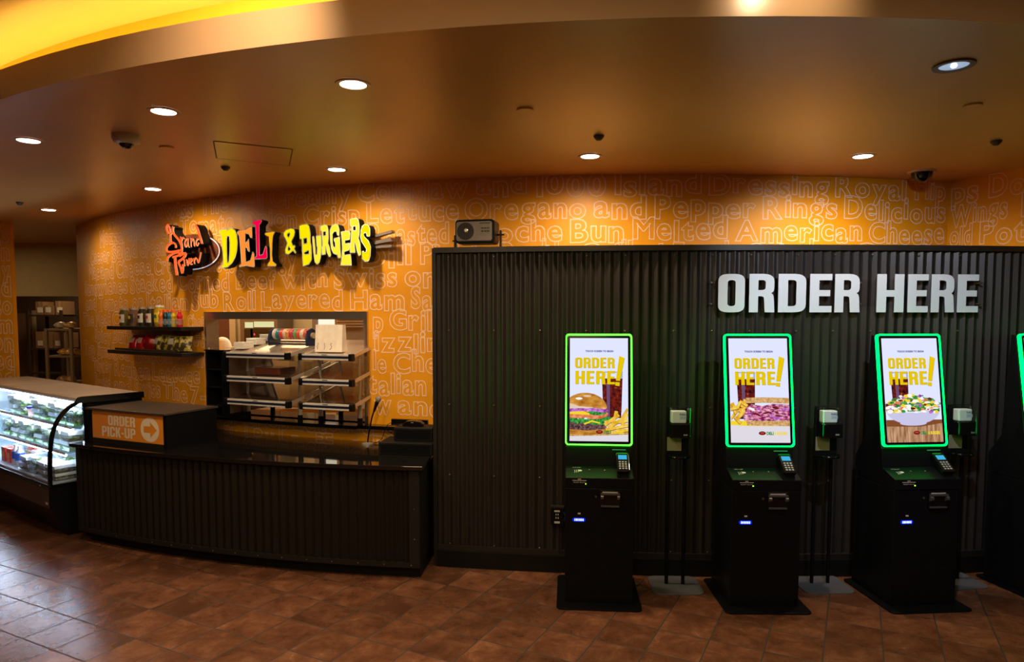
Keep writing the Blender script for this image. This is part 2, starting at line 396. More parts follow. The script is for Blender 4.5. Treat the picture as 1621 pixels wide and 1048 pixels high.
ROWS = [
 [('Ham', 172, 206), ('and', 209, 244), ('Swiss', 249, 306), ('The', 316, 361), ('7-11', 369, 417), ('Creamy', 427, 556), ('Coleslaw', 565, 742), ('and', 753, 834), ('1000', 849, 960), ('Island', 973, 1111), ('Dressing', 1122, 1313), ('Royal', 1322, 1435), ('Flip', 1448, 1497)],
 [('Mozzarella', 158, 224), ('Juicy', 228, 281), ('Tomato', 285, 371), ('Onion', 382, 470), ('Crisp', 480, 570), ('Lettuce', 580, 727), ('Oregano', 735, 928), ('and', 939, 1024), ('Pepper', 1036, 1197), ('Rings', 1207, 1326), ('Delicious', 1336, 1497)],
 [('Caesar', 143, 174), ('Salad', 177, 217), ('Green', 221, 261), ('Peppers', 266, 332), ('Fresh', 342, 400), ('Crust', 412, 470), ('Sliced', 482, 575), ('Roasted', 585, 711), ('Brioche', 720, 891), ('Bun', 902, 988), ('Melted', 1001, 1152), ('American', 1163, 1365), ('Cheese', 1375, 1495)],
 [('Mac', 141, 157), ('and', 159, 180), ('Cheese', 184, 239), ('Creamy', 244, 310), ('Cheesy', 318, 384), ('Tangy', 396, 470), ('Crispy', 480, 562), ('Dill', 572, 652), ('Pickle', 665, 778), ('Double', 789, 905), ('Grilled', 918, 1050), ('Fresh', 1065, 1165), ('Coleslaw', 1180, 1340), ('Creole', 1352, 1490)],
 [('Sandwiches', 134, 202), ('Stacked', 206, 273), ('Corned', 281, 363), ('Beef', 373, 437), ('with', 445, 519), ('Swiss', 528, 629), ('on', 640, 692)],
 [('and', 136, 153), ('Tomato', 157, 203), ('on', 209, 227), ('Italian', 232, 298), ('Sub', 303, 346), ('Roll', 353, 405), ('Layered', 413, 543), ('Ham', 554, 641), ('Sandwich', 650, 800)],
 [('The', 132, 149), ('Meat', 152, 175), ('Chili', 178, 215), ('Hot', 220, 250), ('Deli', 255, 290), ('Chop', 296, 326), ('p', 590, 607), ('Grilled', 616, 740)],
 [('Spicy', 150, 176), ('Buffalo', 179, 232), ('Wings', 238, 288), ('Hot', 293, 324), ('izzling', 592, 722)],
 [('Top', 134, 150), ('Smoked', 154, 205), ('Bacon', 215, 272), ('Mound', 278, 332), ('le', 590, 612), ('Cheese', 622, 760)],
 [('Turkey', 148, 177), ('Reuben', 181, 237), ('Lettuce', 241, 317), ('Italian', 573, 675), ('Sub', 684, 760)],
 [('Swiss', 150, 175), ('and', 180, 208), ('Swiss', 213, 254), ('The', 258, 297), ('7-11', 301, 340), ('w', 592, 620), ('and', 629, 704)],
 [('Onion', 310, 374), ('Crisp', 383, 457), ('Lettuce', 464, 592), ('Oregano', 604, 720)],
 [('Grilled', 330, 392), ('Bun', 402, 450), ('a', 458, 480), ('Tea', 500, 575), ('Bun', 590, 660)]]
for k, row in enumerate(ROWS):
    zb = 2.85-.178*k
    for w, p0, p1 in row:
        s0 = ORA.th(p0, zb+.07)*8.66; s1 = ORA.th(p1, zb+.07)*8.66
        if 0 < k < 99 and zb+.06 > WZ0-.02 and zb < WZ1+.03 and s1 > WT0*8.66-.02 and s0 < WT1*8.66+.02:
            if s0 > WT0*8.66+.3 and s1 < WT1*8.66: continue
        low = zb < WZ0 and zb+.17 > WZ0-.03 and s1 > WT0*8.66 and s0 < -.22*8.66
        word(b, w, s0, s1, zb, (lambda s_, z_, o_: osurf(s_, min(z_, .952), o_)) if low else osurf)
wb = b.build('wall_back', [M_orange, M_letter], smooth=30)
struct(wb, 'curved orange wall papered with outlined food words', 'wall')
# right hand orange wall from the corner
cx0, cy0 = ORA.p(TR, 8.66); dx, dy = .30, -.954
b = MB(); q = math.hypot(dx, dy); ux, uy = dx/q, dy/q; nx, ny = uy, -ux
L_ = 1.5
def rs(s, z, o): return cx0+ux*s+nx*o, cy0+uy*s+ny*o, z
vs = [rs(s, z, o) for s in (0, L_) for o in (0, -.15) for z in (2.38, ZC)]
b.add(vs, [(0, 1, 5, 4), (2, 6, 7, 3), (0, 4, 6, 2), (1, 3, 7, 5), (0, 2, 3, 1), (4, 5, 7, 6)])
for k, row in enumerate([[('ps', 0.02, .26), ('Dog', .34, .75)], [('Wings', .02, .50), ('Hot', .6, 1.0)], [('old', .02, .22), ('Pot', .28, .65), ('Ro', .7, 1.0)]]):
    for w, s0, s1 in row: word(b, w, s0, s1, 2.82-.178*k, rs)
struct(b.build('wall_right', [M_orange, M_letter], smooth=30), 'orange papered wall turning toward the room above the corrugated partition', 'wall')
# left orange wall end beside the corridor
b = MB(); b.box(-8.4, -5.90, 8.10, 8.15, 0, ZC)
def ls(s, z, o): return s, 8.10-o, z
for k, (w, s0) in enumerate([('Wings', -6.02), ('Onion', -6.0), ('Creamy', -6.1), ('Cold', -5.92), ('Tomato', -6.15), ('Ham', -5.9), ('Bacon', -6.05), ('Served', -6.12), ('Salad', -6.0), ('Toast', -6.08)]):
    word(b, w, s0*1.087, -5.92, 2.78-.215*k, ls, .21)
struct(b.build('wall_side', [M_orange, M_letter], smooth=30), 'narrow orange papered wall at the left edge beside the dark corridor', 'wall')

# back of house
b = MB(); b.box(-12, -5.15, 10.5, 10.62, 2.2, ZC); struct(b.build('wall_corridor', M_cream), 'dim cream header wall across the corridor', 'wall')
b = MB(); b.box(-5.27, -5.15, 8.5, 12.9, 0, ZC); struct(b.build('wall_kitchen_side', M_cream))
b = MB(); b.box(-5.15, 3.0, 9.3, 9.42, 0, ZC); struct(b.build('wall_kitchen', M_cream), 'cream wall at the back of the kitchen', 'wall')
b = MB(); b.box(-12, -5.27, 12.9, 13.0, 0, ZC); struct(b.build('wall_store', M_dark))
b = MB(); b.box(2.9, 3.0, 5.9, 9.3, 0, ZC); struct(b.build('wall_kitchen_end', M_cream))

# ---- corrugated partition
PITCH = .0678; PT0, PT1 = -.1768, .30; PH = 2.40
def corr(b, A, r, t0, t1, z0, z1, m=0, amp=.019):
    n = int((t1-t0)*r/PITCH); pr = [(0, 0), (.08, 0), (.46, 1), (.54, 1), (.92, 0)]
    pts = []
    for i in range(n):
        for u, h in pr: pts.append((t0+(i+u)/n*(t1-t0), r+h*amp))
    pts.append((t1, r)); N = len(pts)
    vs = []
    for t, rr_ in pts:
        x, y = A.p(t, rr_); vs += [(x, y, z0), (x, y, z1)]
    b.add(vs, [(2*i, 2*i+2, 2*i+3, 2*i+1) for i in range(N-1)], m)
b = MB(); corr(b, PAR, 13.885, PT0+.0015, PT1, .16, PH-.012); b.arcslab(PAR, 13.70, 13.883, PT0, PT1, 0, PH-.02, 40)
part = struct(b.build('partition', M_corr), 'dark corrugated metal partition wall behind the kiosks', 'wall')
part.name = 'wall_partition'
b = MB(); b.arcslab(PAR, 13.68, 13.925, PT0-.001, PT1, PH-.012, PH+.004, 50); b.arcslab(PAR, 13.905, 13.925, PT0-.001, PT1, PH-.035, PH-.012, 50)
b.build('top_cap', M_trim, part)
b = MB(); b.arcslab(PAR, 13.68, 13.915, PT0-.002, PT0, 0.0, PH, 1); b.build('end_trim', M_trim, part)
b = MB(); b.arcslab(PAR, 13.885, 13.918, PT0, PT1, .125, .165, 50); b.build('bottom_rail', M_trim, part)
# return panel back to the orange wall
x0, y0 = PAR.p(PT0, 13.68); 
b = MB(); b.box(x0-.005, x0+.02, y0-.005, 5.60, 0, PH+.004); struct(b.build('trim_3', M_trim), 'end panel of the corrugated partition', 'trim')
b = MB(); b.arcslab(PAR, 13.90, 13.93, PT0, PT1, 0, .125, 50); struct(b.build('baseboard_back', M_toe), 'black vinyl baseboard below the corrugated partition', 'baseboard')
def screw(A, r, th, z, parent, rr_=.006):
    b = MB(); x, y = A.p(th, r); nx_, ny_ = sin(th), -cos(th)
    o = Vector((x, y, z)); d = Vector((nx_, ny_, 0))
    b.tube([o-d*.002, o+d*.004, o+d*.006], [rr_, rr_, rr_*.5], 8); return b.build('screw', M_screw, parent)
cols = [711, 782, 855, 928, 989, 1066, 1126, 1186, 1260, 1318, 1377, 1450, 1515]
for zi in (2.334, 1.792, 1.237, .705, .175):
    for px in cols:
        th = PAR.th(px, 1.8); screw(PAR, 13.906, th, zi, part)

# ================================================================ PASS-THROUGH WINDOW FRAME, LEDGE
b = MB(); A = ORA; k = .035/8.66
b.arcslab(A, 8.545, 8.685, WT0-k*.3, WT1+k*.3, WZ1-.055, WZ1+.012, 16)
b.arcslab(A, 8.545, 8.685, WT0-k*.3, WT0+k*.45, WZ0-.02, WZ1-.055, 2)
b.arcslab(A, 8.545, 8.685, WT1-k*.6, WT1+k*.3, WZ0-.02, WZ1-.055, 2)
struct(b.build('window_1', M_steel, smooth=30), 'stainless steel frame of the kitchen pass-through window', 'window frame')
b = MB(); b.arcslab(A, 8.30, 8.80, WT0+.0035, WT1-.0045, .955, .985, 20)
b.arcslab(A, 8.662, 8.76, WT1-.0045, -.222, .955, .985, 12)
led = b.build('service_ledge', M_blackg); tag(led, 'thin black ledge through and beside the pass-through window', 'ledge')
for px in (430, 520):
    pass

# ================================================================ COUNTER
CT0, CT1 = -.4690, -.0950; CZ = .835
ct = empty('service_counter', (*CNT.p(-.28), 0), 0, 'long curved service counter with black corrugated front and glossy black top', 'counter')
def P0(o):  # keep world coordinates for children of ct
    o.location = -ct.location; return o
wl = .008
def cnt_poly(r, t0, t1, n=24, back=8.672, inset=0.0):
    fr = [CNT.p(t0+(t1-t0)*i/n, r) for i in range(n+1)]
    # back edge along orange wall between matching ends
    xl = -3.215; xr = -.60
    bk = []
    for i in range(n+1):
        x = xr+(xl-xr)*i/n; dxx = x-ORA.cx; bk.append((x, ORA.cy-math.sqrt(back*back-dxx*dxx)))
    return fr+bk
def slab(poly, z0, z1, m=0):
    b = MB(); b.prism(poly, z0, z1, lambda a, c, z: (a, c, z), m); return b
P0(slab(cnt_poly(8.56, CT0-.002, CT1+.001), CZ-.03, CZ).build('countertop', mat('polished_black_stone', (.008, .007, .007), .05, spec=.8, coat=.3), ct, bevel=.003))
P0(slab(cnt_poly(8.50, CT0+.003, CT1-.003), .10, CZ-.03).build('body', M_blackm, ct))
P0(slab(cnt_poly(8.465, CT0+.010, CT1-.004), 0, .10).build('toe_kick', M_toe, ct))
b = MB(); corr(b, CNT, 8.505, CT0+.008, CT1-.011, .12, CZ-.035, amp=.016); P0(b.build('corrugated_front', mat('near_black_corrugated_steel', (.014, .011, .009), .45, metal=.2, spec=.25), ct))
b = MB(); b.arcslab(CNT, 8.50, 8.532, CT0+.003, CT1-.0028, .09, .125, 40); b.arcslab(CNT, 8.50, 8.532, CT1-.0115, CT1-.0028, .125, CZ-.035, 2); b.arcslab(CNT, 8.50, 8.532, CT0+.003, CT0+.009, .125, CZ-.035, 2)
P0(b.build('edge_trim', mat('near_black_trim', (.014, .012, .011), .45, spec=.25), ct))
for i in range(14):
    P0(screw(CNT, 8.532, CT0+.06+(CT1-.01-CT0-.06)*i/13, .108, ct, .005))
for z in (.3, .52): P0(screw(CNT, 8.532, CT1-.007, z, ct, .005))

# ================================================================ PICK-UP BOX
bx = empty('pickup_cabinet', (-3.60, 5.765, CZ), rad(-24.1), 'black box cabinet with orange order pick-up sign standing on the counter', 'cabinet')
BW, BD, BH = .93, .50, .285
b = MB(); b.box(0, BW, .012, BD, 0, BH-.012); b.box(0, .035, 0, .012, 0, BH-.012); b.box(BW-.035, BW, 0, .012, 0, BH-.012); b.build('body', M_black, bx)
b = MB(); b.box(-.02, BW+.01, -.02, BD+.01, BH-.012, BH+.004); b.build('top', mat('dark_brown_laminate', (.05, .035, .028), .35, noise=.15, nscale=20), bx, bevel=.002)
b = MB(); b.box(.035, BW-.035, .004, .0125, .035, BH-.014, 0)
b.box(.035, BW-.035, .002, .0125, 0, .035, 2)
def put(bb, vs, fs, x, z, kx, kz, y=.0035, m=1):
    bb.add([(x+v[0]*kx, y-v[2], z+v[1]*kz) for v in vs], fs, m)
w, vs, fs = block('ORDER'); put(b, vs, fs, .235, .152, .33/w, .085)
w, vs, fs = block('PICK-UP'); put(b, vs, fs, .155, .055, .41/w, .085)
circ = [(.5*cos(2*PI*i/36), .5*sin(2*PI*i/36)) for i in range(36)]
arrow = [(-.33, -.13), (.02, -.13), (.02, -.33), (.38, 0), (.02, .33), (.02, .13), (-.33, .13)]
vs, fs = fill([circ, arrow]); put(b, vs, fs, .735, .145, .215, .20)
b.build('sign_panel', [mat('orange_sign_vinyl', (.78, .27, .02), .5), mat('sign_lettering_cream', (.80, .68, .52), .5), M_trim], bx)

# ================================================================ KIOSKS
GREEN = emit('green_led_ring', (.0, .9, .06), 6)
def art_layer(pl, polys, m, d):
    """polys in art units (0..100 across, 0..178 down)"""
    for c in polys:
        cs = c if isinstance(c[0][0], (list, tuple)) else [c]
        vs, fs = fill(cs); pl.append((vs, fs, m, d))
E_bg = emit('screen_sky_white', (.76, .80, 1.0), 1.0)
E_bg2 = emit('screen_table_white', (.82, .78, .86), .9)
E_navy = emit('screen_navy_text', (.02, .05, .35), .8)
E_yel = emit('screen_gold_text', (.86, .60, .0), .95)
E_out = emit('screen_text_outline', (.30, .26, .10), .7)
E_cola = emit_noise('screen_cola', (.02, .003, .01), (.25, .02, .005), .9, 45, c3=(.9, .35, .12))
E_glassw = emit('screen_glass_rim', (.45, .55, .85), .8)
E_straw = emit('screen_cola_sheen', (.20, .09, .20), .8)
E_bun = emit_noise('screen_bun', (.38, .12, .01), (.80, .38, .06), .9, 14, (1, 1, 2.5), c3=(.95, .66, .35))
E_bunl = emit('screen_bun_pale', (.85, .66, .50), .9); E_hi = emit('screen_highlight', (1, .96, .92), 1)
E_pur = emit_noise('screen_onion', (.30, .02, .42), (.75, .30, .80), .9, 40)
E_grn = emit_noise('screen_lettuce', (.0, .12, .02), (.10, .50, .08), .9, 60)
E_tom = emit_noise('screen_tomato', (.70, .10, .02), (.95, .38, .18), .9, 40)
E_chs = emit('screen_cheese', (.95, .70, .03), .95)
E_pat = emit_noise('screen_patty', (.03, .012, .02), (.25, .12, .12), .9, 70)
E_fry = emit_noise('screen_fries', (.80, .40, .01), (1.0, .72, .12), .95, 30); E_fryd = emit('screen_fries_shade', (.50, .22, .01), .8)
E_brd = emit_noise('screen_bread', (.50, .24, .05), (.85, .55, .25), .9, 60)
E_meat = emit_noise('screen_meat', (.22, .01, .10), (.80, .25, .42), .9, 38, (1, 1, 2), (.42, .55), c3=(.95, .66, .75))
E_wood = emit_noise('screen_wood', (.30, .13, .05), (.72, .42, .24), .9, 16, (4, 4, .5)); E_woodd = emit('screen_wood_dark', (.28, .09, .03), .8)
E_bowl = emit('screen_bowl', (.62, .60, .85), .95); E_bowlh = emit('screen_bowl_light', (.88, .86, 1), 1)
E_red = emit('screen_red', (.65, .05, .03), .9); E_dkred = emit('screen_dark_red', (.16, .01, .01), .9); E_whi = emit('screen_white', (.92, .92, .88), 1)
EM = [E_bg, E_bg2, E_navy, E_yel, E_out, E_cola, E_glassw, E_straw, E_bun, E_bunl, E_hi, E_pur, E_grn, E_tom, E_chs, E_pat, E_fry, E_fryd, E_brd, E_meat, E_wood, E_woodd, E_bowl, E_bowlh, E_red, E_dkred, E_whi]
def ell(cx, cy, rx, ry, n=28, a0=0, a1=360, rot=0):
    o = []
    for i in range(n if a1-a0 >= 360 else n+1):
        q = rad(a0+(a1-a0)*i/n); x, y = rx*cos(q), ry*sin(q); r = rad(rot); o.append((cx+x*cos(r)-y*sin(r), cy+x*sin(r)+y*cos(r)))
    return o
def clampu(c): return [(min(100, max(0, x)), min(178, max(0, y))) for x, y in c]
def art(kind):
    L = []; R = random.Random(kind*13+5)
    def a(c, m, d): L.append(([clampu(c)], m, d))
    def bar(x0, y0, x1, y1, w, m, d):
        l, r = strip([(x0, y0), (x1, y1)], w); a(l+r[::-1], m, d)
    def blob(cx, cy, rx, ry, m, d, n=11, j=.25):
        a([(cx+rx*cos(2*PI*i/n)*(1+R.uniform(-j, j)), cy+ry*sin(2*PI*i/n)*(1+R.uniform(-j, j))) for i in range(n)], m, d)
    a([(0, 0), (100, 0), (100, 178), (0, 178)], E_bg, 0)
    gx0, gx1 = (55, 91) if kind == 1 else (12, 44)
    a([(gx0, 58), (gx1, 58), (gx1-2, 128), (gx0+2, 128)], E_glassw, 1)
    a([(gx0+3, 60), (gx1-3, 60), (gx1-3.5, 74), (gx0+3.5, 74)], E_bg, 1.3)
    a([(gx0+.5, 70), (gx1-.5, 70), (gx1-3, 138), (gx0+3, 138)], E_cola, 1.6)
    a([(gx0+8, 78), (gx0+14, 78), (gx0+14, 136), (gx0+9, 136)], E_straw, 2)
    if kind == 1:
        a([(0, 152), (100, 156), (100, 178), (0, 178)], E_bg2, 1.2)
        a([(0, 158)]+[(100*i/8, 160+2*sin(i)) for i in range(9)]+[(100, 166), (60, 168), (0, 170)], E_brd, 2)
        a([(0, 152), (62, 152), (66, 158), (60, 165), (30, 168), (0, 166)], E_bun, 2.4)
        a([(0, 141), (55, 141), (62, 150), (60, 157), (30, 160), (0, 158)], E_pat, 2.7)
        for i in range(9): blob(5+i*7.2, 142+R.uniform(-2, 2), 6, 5, E_grn, 3, j=.4)
        for i in range(4): blob(48+i*6, 141+R.uniform(-3, 3), 6, 7, E_grn, 3.2, j=.4)
        a([(24, 148), (38, 142), (52, 146), (52, 148), (38, 145), (26, 150)], E_chs, 3.6)
        a(ell(14, 132, 24, 7), E_tom, 3.4); a(ell(46, 133, 20, 7, rot=-6), E_tom, 3.5)
        a(ell(47, 129, 16, 4.5), E_grn, 3.7); a([(0, 128), (20, 126), (34, 130), (34, 133), (0, 132)], E_chs, 3.8)
        a([(0, 123)]+[(4+i*6, 121.5+.5*sin(i*2)) for i in range(10)]+[(66, 125), (60, 129), (30, 126), (0, 128)], E_pur, 4)
        a([(0, 122)]+[(27-37*cos(rad(x))*1.0, 122-27*sin(rad(x))) for x in range(35, 176, 7)]+[(63, 123), (40, 121), (10, 122)], E_bun, 4.3)
        a([(0, 113), (16, 118), (40, 120), (40, 121), (10, 122), (0, 122)], E_bunl, 4.5)
        a(ell(16, 105, 6, 2), E_hi, 4.8); a(ell(30, 100.5, 7, 1.4), E_bunl, 4.8)
        for (x0_, y0_, x1_, y1_) in ((60, 150, 84, 132), (66, 154, 92, 138), (72, 146, 99, 142), (88, 142, 100, 122), (62, 158, 100, 150), (78, 136, 80, 126), (80, 160, 100, 158), (90, 150, 100, 130), (60, 146, 78, 141)):
            bar(x0_, y0_+.8, x1_, y1_+.8, 6.6, E_fryd, 3.9); bar(x0_, y0_, x1_, y1_, 5.2, E_fry, 4.1+R.random()*.6)
    elif kind == 2:
        a([(0, 142), (100, 142), (100, 178), (0, 178)], E_bg2, 1.8); a([(0, 141), (100, 141), (100, 150), (30, 150), (0, 148)], E_chs, 1.9)
        for _ in range(16):
            x, y = R.uniform(-2, 22), R.uniform(110, 140); q = R.uniform(-1.2, 1.2); bar(x-6*cos(q), y-6*sin(q)+.8, x+9*cos(q), y+9*sin(q)+.8, 5.8, E_fryd, 2+_*.1); bar(x-6*cos(q), y-6*sin(q), x+9*cos(q), y+9*sin(q), 4.6, E_fry, 2.05+_*.1)
        a([(26, 139), (100, 138), (100, 150), (60, 149.5), (28, 149)], E_brd, 4)
        a([(22, 138), (26, 120), (36, 113), (55, 116), (72, 112), (100, 114), (100, 141), (60, 141), (24, 141)], E_meat, 4.3)
        for i in range(26):
            x, y = R.uniform(28, 98), R.uniform(117, 138); c = ell(x, y, R.uniform(4, 9), R.uniform(1, 2.4), 12, rot=R.uniform(-30, 30)); a(c, [E_pur, E_meat, E_hi, E_dkred][i % 4] if i % 4 != 2 or i < 8 else E_meat, 4.4+i*.01)
        a([(27, 102), (60, 101), (100, 102), (100, 112), (60, 110.5), (26, 111)], E_brd, 4.8)
    else:
        a([(0, 140), (100, 140), (100, 178), (0, 178)], E_wood, 1.8); a([(0, 140), (100, 140), (100, 146), (60, 152), (0, 151)], E_woodd, 2)
        for x in (10, 55, 57): a([(x, 153), (x+1, 153), (x+1, 178), (x, 178)], E_woodd, 2.1)
        a(ell(48, 146, 24, 4), E_bowl, 2.6)
        a([(1, 122), (97, 122)]+[(49+48*cos(rad(x)), 124+24*sin(rad(x))) for x in range(5, 180, 12)], E_bowl, 3)
        a(ell(49, 124, 46, 3.6), E_bowlh, 3.2)
        a([(3, 126), (6, 118), (18, 108), (34, 101), (50, 98), (66, 100), (82, 107), (94, 117), (97, 126)], E_grn, 3.3)
        cs = [E_grn, E_chs, E_whi, E_pur, E_tom, E_grn, E_dkred, E_hi, E_chs, E_whi]
        for i in range(150):
            x = R.uniform(2, 96); top = 124-26*max(0, 1-((x-50)/52)**2)**.6; y = R.uniform(top, 127)
            blob(x, y, R.uniform(3, 6.5), R.uniform(1.5, 3.5), cs[i % 10], 3.4+i*.007, 8, .35)
    # logo row
    lx = 48 if kind != 1 else 46
    a(ell(lx+5, 162, 6, 3.2), E_dkred, 6); a(ell(lx+5, 161.6, 3.6, 1.3), E_red, 6.2)
    for wd_, ox_, wx_, m in (('DELI', 12, 12, E_grn), ('&', 25.5, 3, E_chs), ('BURGERS', 29.5, 17, E_chs)):
        vs, fs = text(wd_, offset=.05); x0, x1, y0, y1 = bounds(vs); L.append(((vs, fs, lx+ox_, 164.6, wx_/(x1-x0), 7.0), m, 6))
    # headline
    for off, m, d in ((.4, E_out, 6.6), (0, E_yel, 7)):
        w, vs, fs = block('ORDER', .09); L.append(((vs, fs, 9+off, 52+off, 68/w, 18), m, d))
        w, vs, fs = block('HERE', .09); L.append(((vs, fs, 9.5+off, 80+off, 68/w, 23), m, d))
        o = off
        L.append(([[(85+o, 31+o), (94+o, 34.5+o), (86+o, 74+o), (79+o, 73.5+o)]], m, d+.2)); L.append(([[(78.5+o, 76+o), (85.5+o, 76.5+o), (85+o, 83+o), (78+o, 82+o)]], m, d+.2))
    vs, fs = text('TOUCH SCREEN TO BEGIN', offset=.05, align='CENTER', space=1.1); x0, x1, y0, y1 = bounds(vs)
    L.append(((vs, fs, 51, 24.2, 48/(x1-x0), 4.2), E_navy, 6))
    b = MB()
    for c, m, d in L:
        mi = EM.index(m)
        if len(c) == 1:
            vs, fs = fill(c)
            if not fs: continue
            vs = [(v[0], v[1]) for v in vs]
        else:
            vs_, fs, ox, oy, kx, ky = c; vs = [(ox+v[0]*kx, oy-v[1]*ky) for v in vs_]
        b.add([((u-50)*.0039, -.0012-d*.0004, (178-v_)*.0039) for u, v_ in vs], fs, mi)
    return b
M_led = emit('blue_led', (.0, .02, 1), 1.6); M_ledw = emit('blue_white_led', (.45, .5, 1), 3)
M_plast = mat('kiosk_grey_plastic', (.05, .045, .045), .4); M_icon = mat('pale_print', (.55, .52, .48), .6)
M_cyan = emit('terminal_screen', (.05, .45, .75), 1.0)
TILT = math.atan2(.115, .74)
def kiosk(name, loc, rz, kind, label):
    t = empty(name, (loc[0], loc[1], 0), rad(rz), label, 'kiosk', 'self-order kiosks along the corrugated wall')
    b = MB(); b.rbox(-.275, .275, -.29, .29, 0, .012, .035); b.build('base_plate', M_black, t, bevel=.003)
    prof = [(-.19, .012), (-.19, .775), (.262, .775), (.262, .012)]
    mp = lambda y, z, x: (x, y, z)
    b = MB(); b.prism([(-.185, .012), (-.185, .775), (.262, .775), (.262, .012)], -.222, .222, mp); body = b.build('cabinet', M_black, t, bevel=.004)
    b = MB(); b.prism([(-.192, .778), (-.192, .845), (-.055, .895), (-.055, .778)], -.222, .222, mp); b.build('deck', M_black, t, bevel=.003)
    b = MB(); b.prism([(-.055, .778), (-.055, .895), (-.035, 1.02), (-.02, 1.04), (.085, 1.77), (.12, 1.77), (.165, 1.06), (.262, .92), (.262, .778)], -.220, .220, mp); b.build('screen_column', M_black, t, bevel=.004)
    # tilted display assembly
    Mx = Matrix.Translation((0, -.062, 1.035)) @ Matrix.Rotation(-TILT, 4, 'X')
    def tl(b, nm, ms, par=t, **k):
        o = b.build(nm, ms, par, **k); o.matrix_local = Mx; return o
    b = MB(); b.rbox(-.212, .212, -.0, .035, .011, .741, .018, axis='y', n=4); fr = tl(b, 'screen_bezel', M_blackg)
    o_ = rrect(-.2235, .2235, 0, .752, .022, 5); i_ = rrect(-.2150, .2150, .0085, .7435, .015, 5); n = len(o_)
    b = MB(); vs = [(x, -.002, z) for x, z in o_]+[(x, -.002, z) for x, z in i_]+[(x, .022, z) for x, z in o_]+[(x, .022, z) for x, z in i_]
    b.add(vs, [(i, (i+1) % n, n+(i+1) % n, n+i) for i in range(n)]+[(2*n+i, i, (i+1) % n, 2*n+(i+1) % n)[::-1] for i in range(n)]+[(2*n+i, 2*n+(i+1) % n, 3*n+(i+1) % n, 3*n+i)[::-1] for i in range(n)])
    ring = tl(b, 'light_ring', emit('yellow_green_led_ring', (.045, 1.0, .02), 8) if kind == 1 and loc[0] < 1 else GREEN); ring['label'] = 'glowing green light ring'
    b = art(kind); b.v = [(x, y, z+.028) for x, y, z in b.v]; sc = tl(b, 'display', EM)
    sc['label'] = {1: 'lit screen with burger, cola and gold ORDER HERE', 2: 'lit screen with pastrami sandwich and gold ORDER HERE', 3: 'lit screen with salad bowl and gold ORDER HERE'}[kind]
    # deck fittings
    dz = lambda y: .845+(y+.192)*.365
    Mk = Matrix.Translation((.155, -.165, .868)) @ Matrix.Rotation(rad(38), 4, 'X')
    b = MB(); b.rbox(-.042, .042, 0, .16, 0, .03, .014); o = b.build('card_reader', M_blackg, t, bevel=.004); o.matrix_local = Mk; cr = o
    b = MB(); b.box(-.028, .028, .100, .136, .0302, .0312); b.build('reader_screen', M_cyan, cr)
    b = MB()
    for i in range(3):
        for j in range(4): b.box(-.027+i*.020, -.014+i*.020, .018+j*.018, .029+j*.018, .0302, .032)
    b.build('keypad', mat('keypad_keys', (.22, .22, .24), .5), cr)
    b = MB(); b.prism([(-.17, .850), (-.17, .866), (-.06, .952), (-.06, .885)], .125, .185, mp); b.build('reader_mount', M_black, t)
    Md = Matrix.Translation((0, -.192, .8455)) @ Matrix.Rotation(math.atan(.365), 4, 'X')
    bt = MB(); b = MB()
    vs, fs = text('TAP OR INSERT', align='CENTER'); bt.add([(-.148+v[0]*.0085, .118+v[1]*.011, .0008) for v in vs], fs)
    for i in range(3):
        l, r = strip([(-.17+i*.012+.012*cos(rad(q)), .075+.02*sin(rad(q))+i*.003) for q in range(-50, 51, 20)], .003)
        vs, fs = fill([l+r[::-1]]); b.add([(v[0], v[1], .0008) for v in vs], fs)
    vs, fs = fill([ell(-.125, .085, .014, .009, 14)]); b.add([(v[0], v[1], .0008) for v in vs], fs)
    o = b.build('tap_symbol', M_icon, t); o.matrix_local = Md; o = bt.build('tap_text', M_icon, t); o.matrix_local = Md
    for x in (-.062, .038):
        b = MB(); b.lathe([(.006, 0), (.006, .004), (.004, .006)], (x, .09, 0), 12); o = b.build('button', M_screw, t); o.matrix_local = Md
    b = MB(); vs, fs = text('RECEIPT BELOW', align='CENTER'); b.add([(-.13+v[0]*.0105, -.1935, .812+v[1]*.009) for v in vs], fs); b.box(-.175, -.085, -.1935, -.192, .826, .829); b.box(-.14, -.12, -.1935, -.192, .834, .838); b.build('deck_label', M_icon, t)
    b = MB(); b.box(-.092, -.086, -.195, -.192, .803, .809); b.build('status_light', emit('green_status', (.3, 1, .02), 4), t)
    # receipt printer
    b = MB(); b.box(.005, .135, -.197, -.185, .655, .765, 0)
    b.prism([(-.197, .70), (-.222, .715), (-.222, .73), (-.197, .745)], .008, .026, mp, 1); b.prism([(-.197, .70), (-.222, .715), (-.222, .73), (-.197, .745)], .114, .132, mp, 1)
    b.box(.008, .132, -.212, -.197, .738, .750, 1); b.box(.012, .128, -.206, -.197, .657, .668, 1)
    b.box(.02, .12, -.1985, -.197, .751, .757, 2)
    b.build('receipt_printer', [M_blackg, M_plast, M_icon], t, bevel=.001)
    b = MB(); b.tube([(-.022, -.184, .722), (-.022, -.190, .722)], .0065, 12); b.box(-.0235, -.0205, -.1915, -.190, .714, .730); b.build('lock', M_screw, t)
    b = MB(); b.rbox(-.172, -.090, -.1865, -.184, .553, .577, .011, axis='y'); b.build('scanner_window', M_led, t)
    b = MB()
    for i in range(6): b.box(-.160+i*.0105, -.154+i*.0105, -.188, -.1865, .558, .572)
    b.build('scanner_leds', M_ledw, t)
    b = MB(); b.box(-.139, -.121, -.188, -.184, .602, .611); b.build('sensor', M_icon, t)
    b = MB(); b.box(.09, .18, .0-.052, -.0505+.002, 1.004, 1.008, 0); b.build('slot_light', emit('slot_green', (.1, .5, .2), .6), t)
    return t
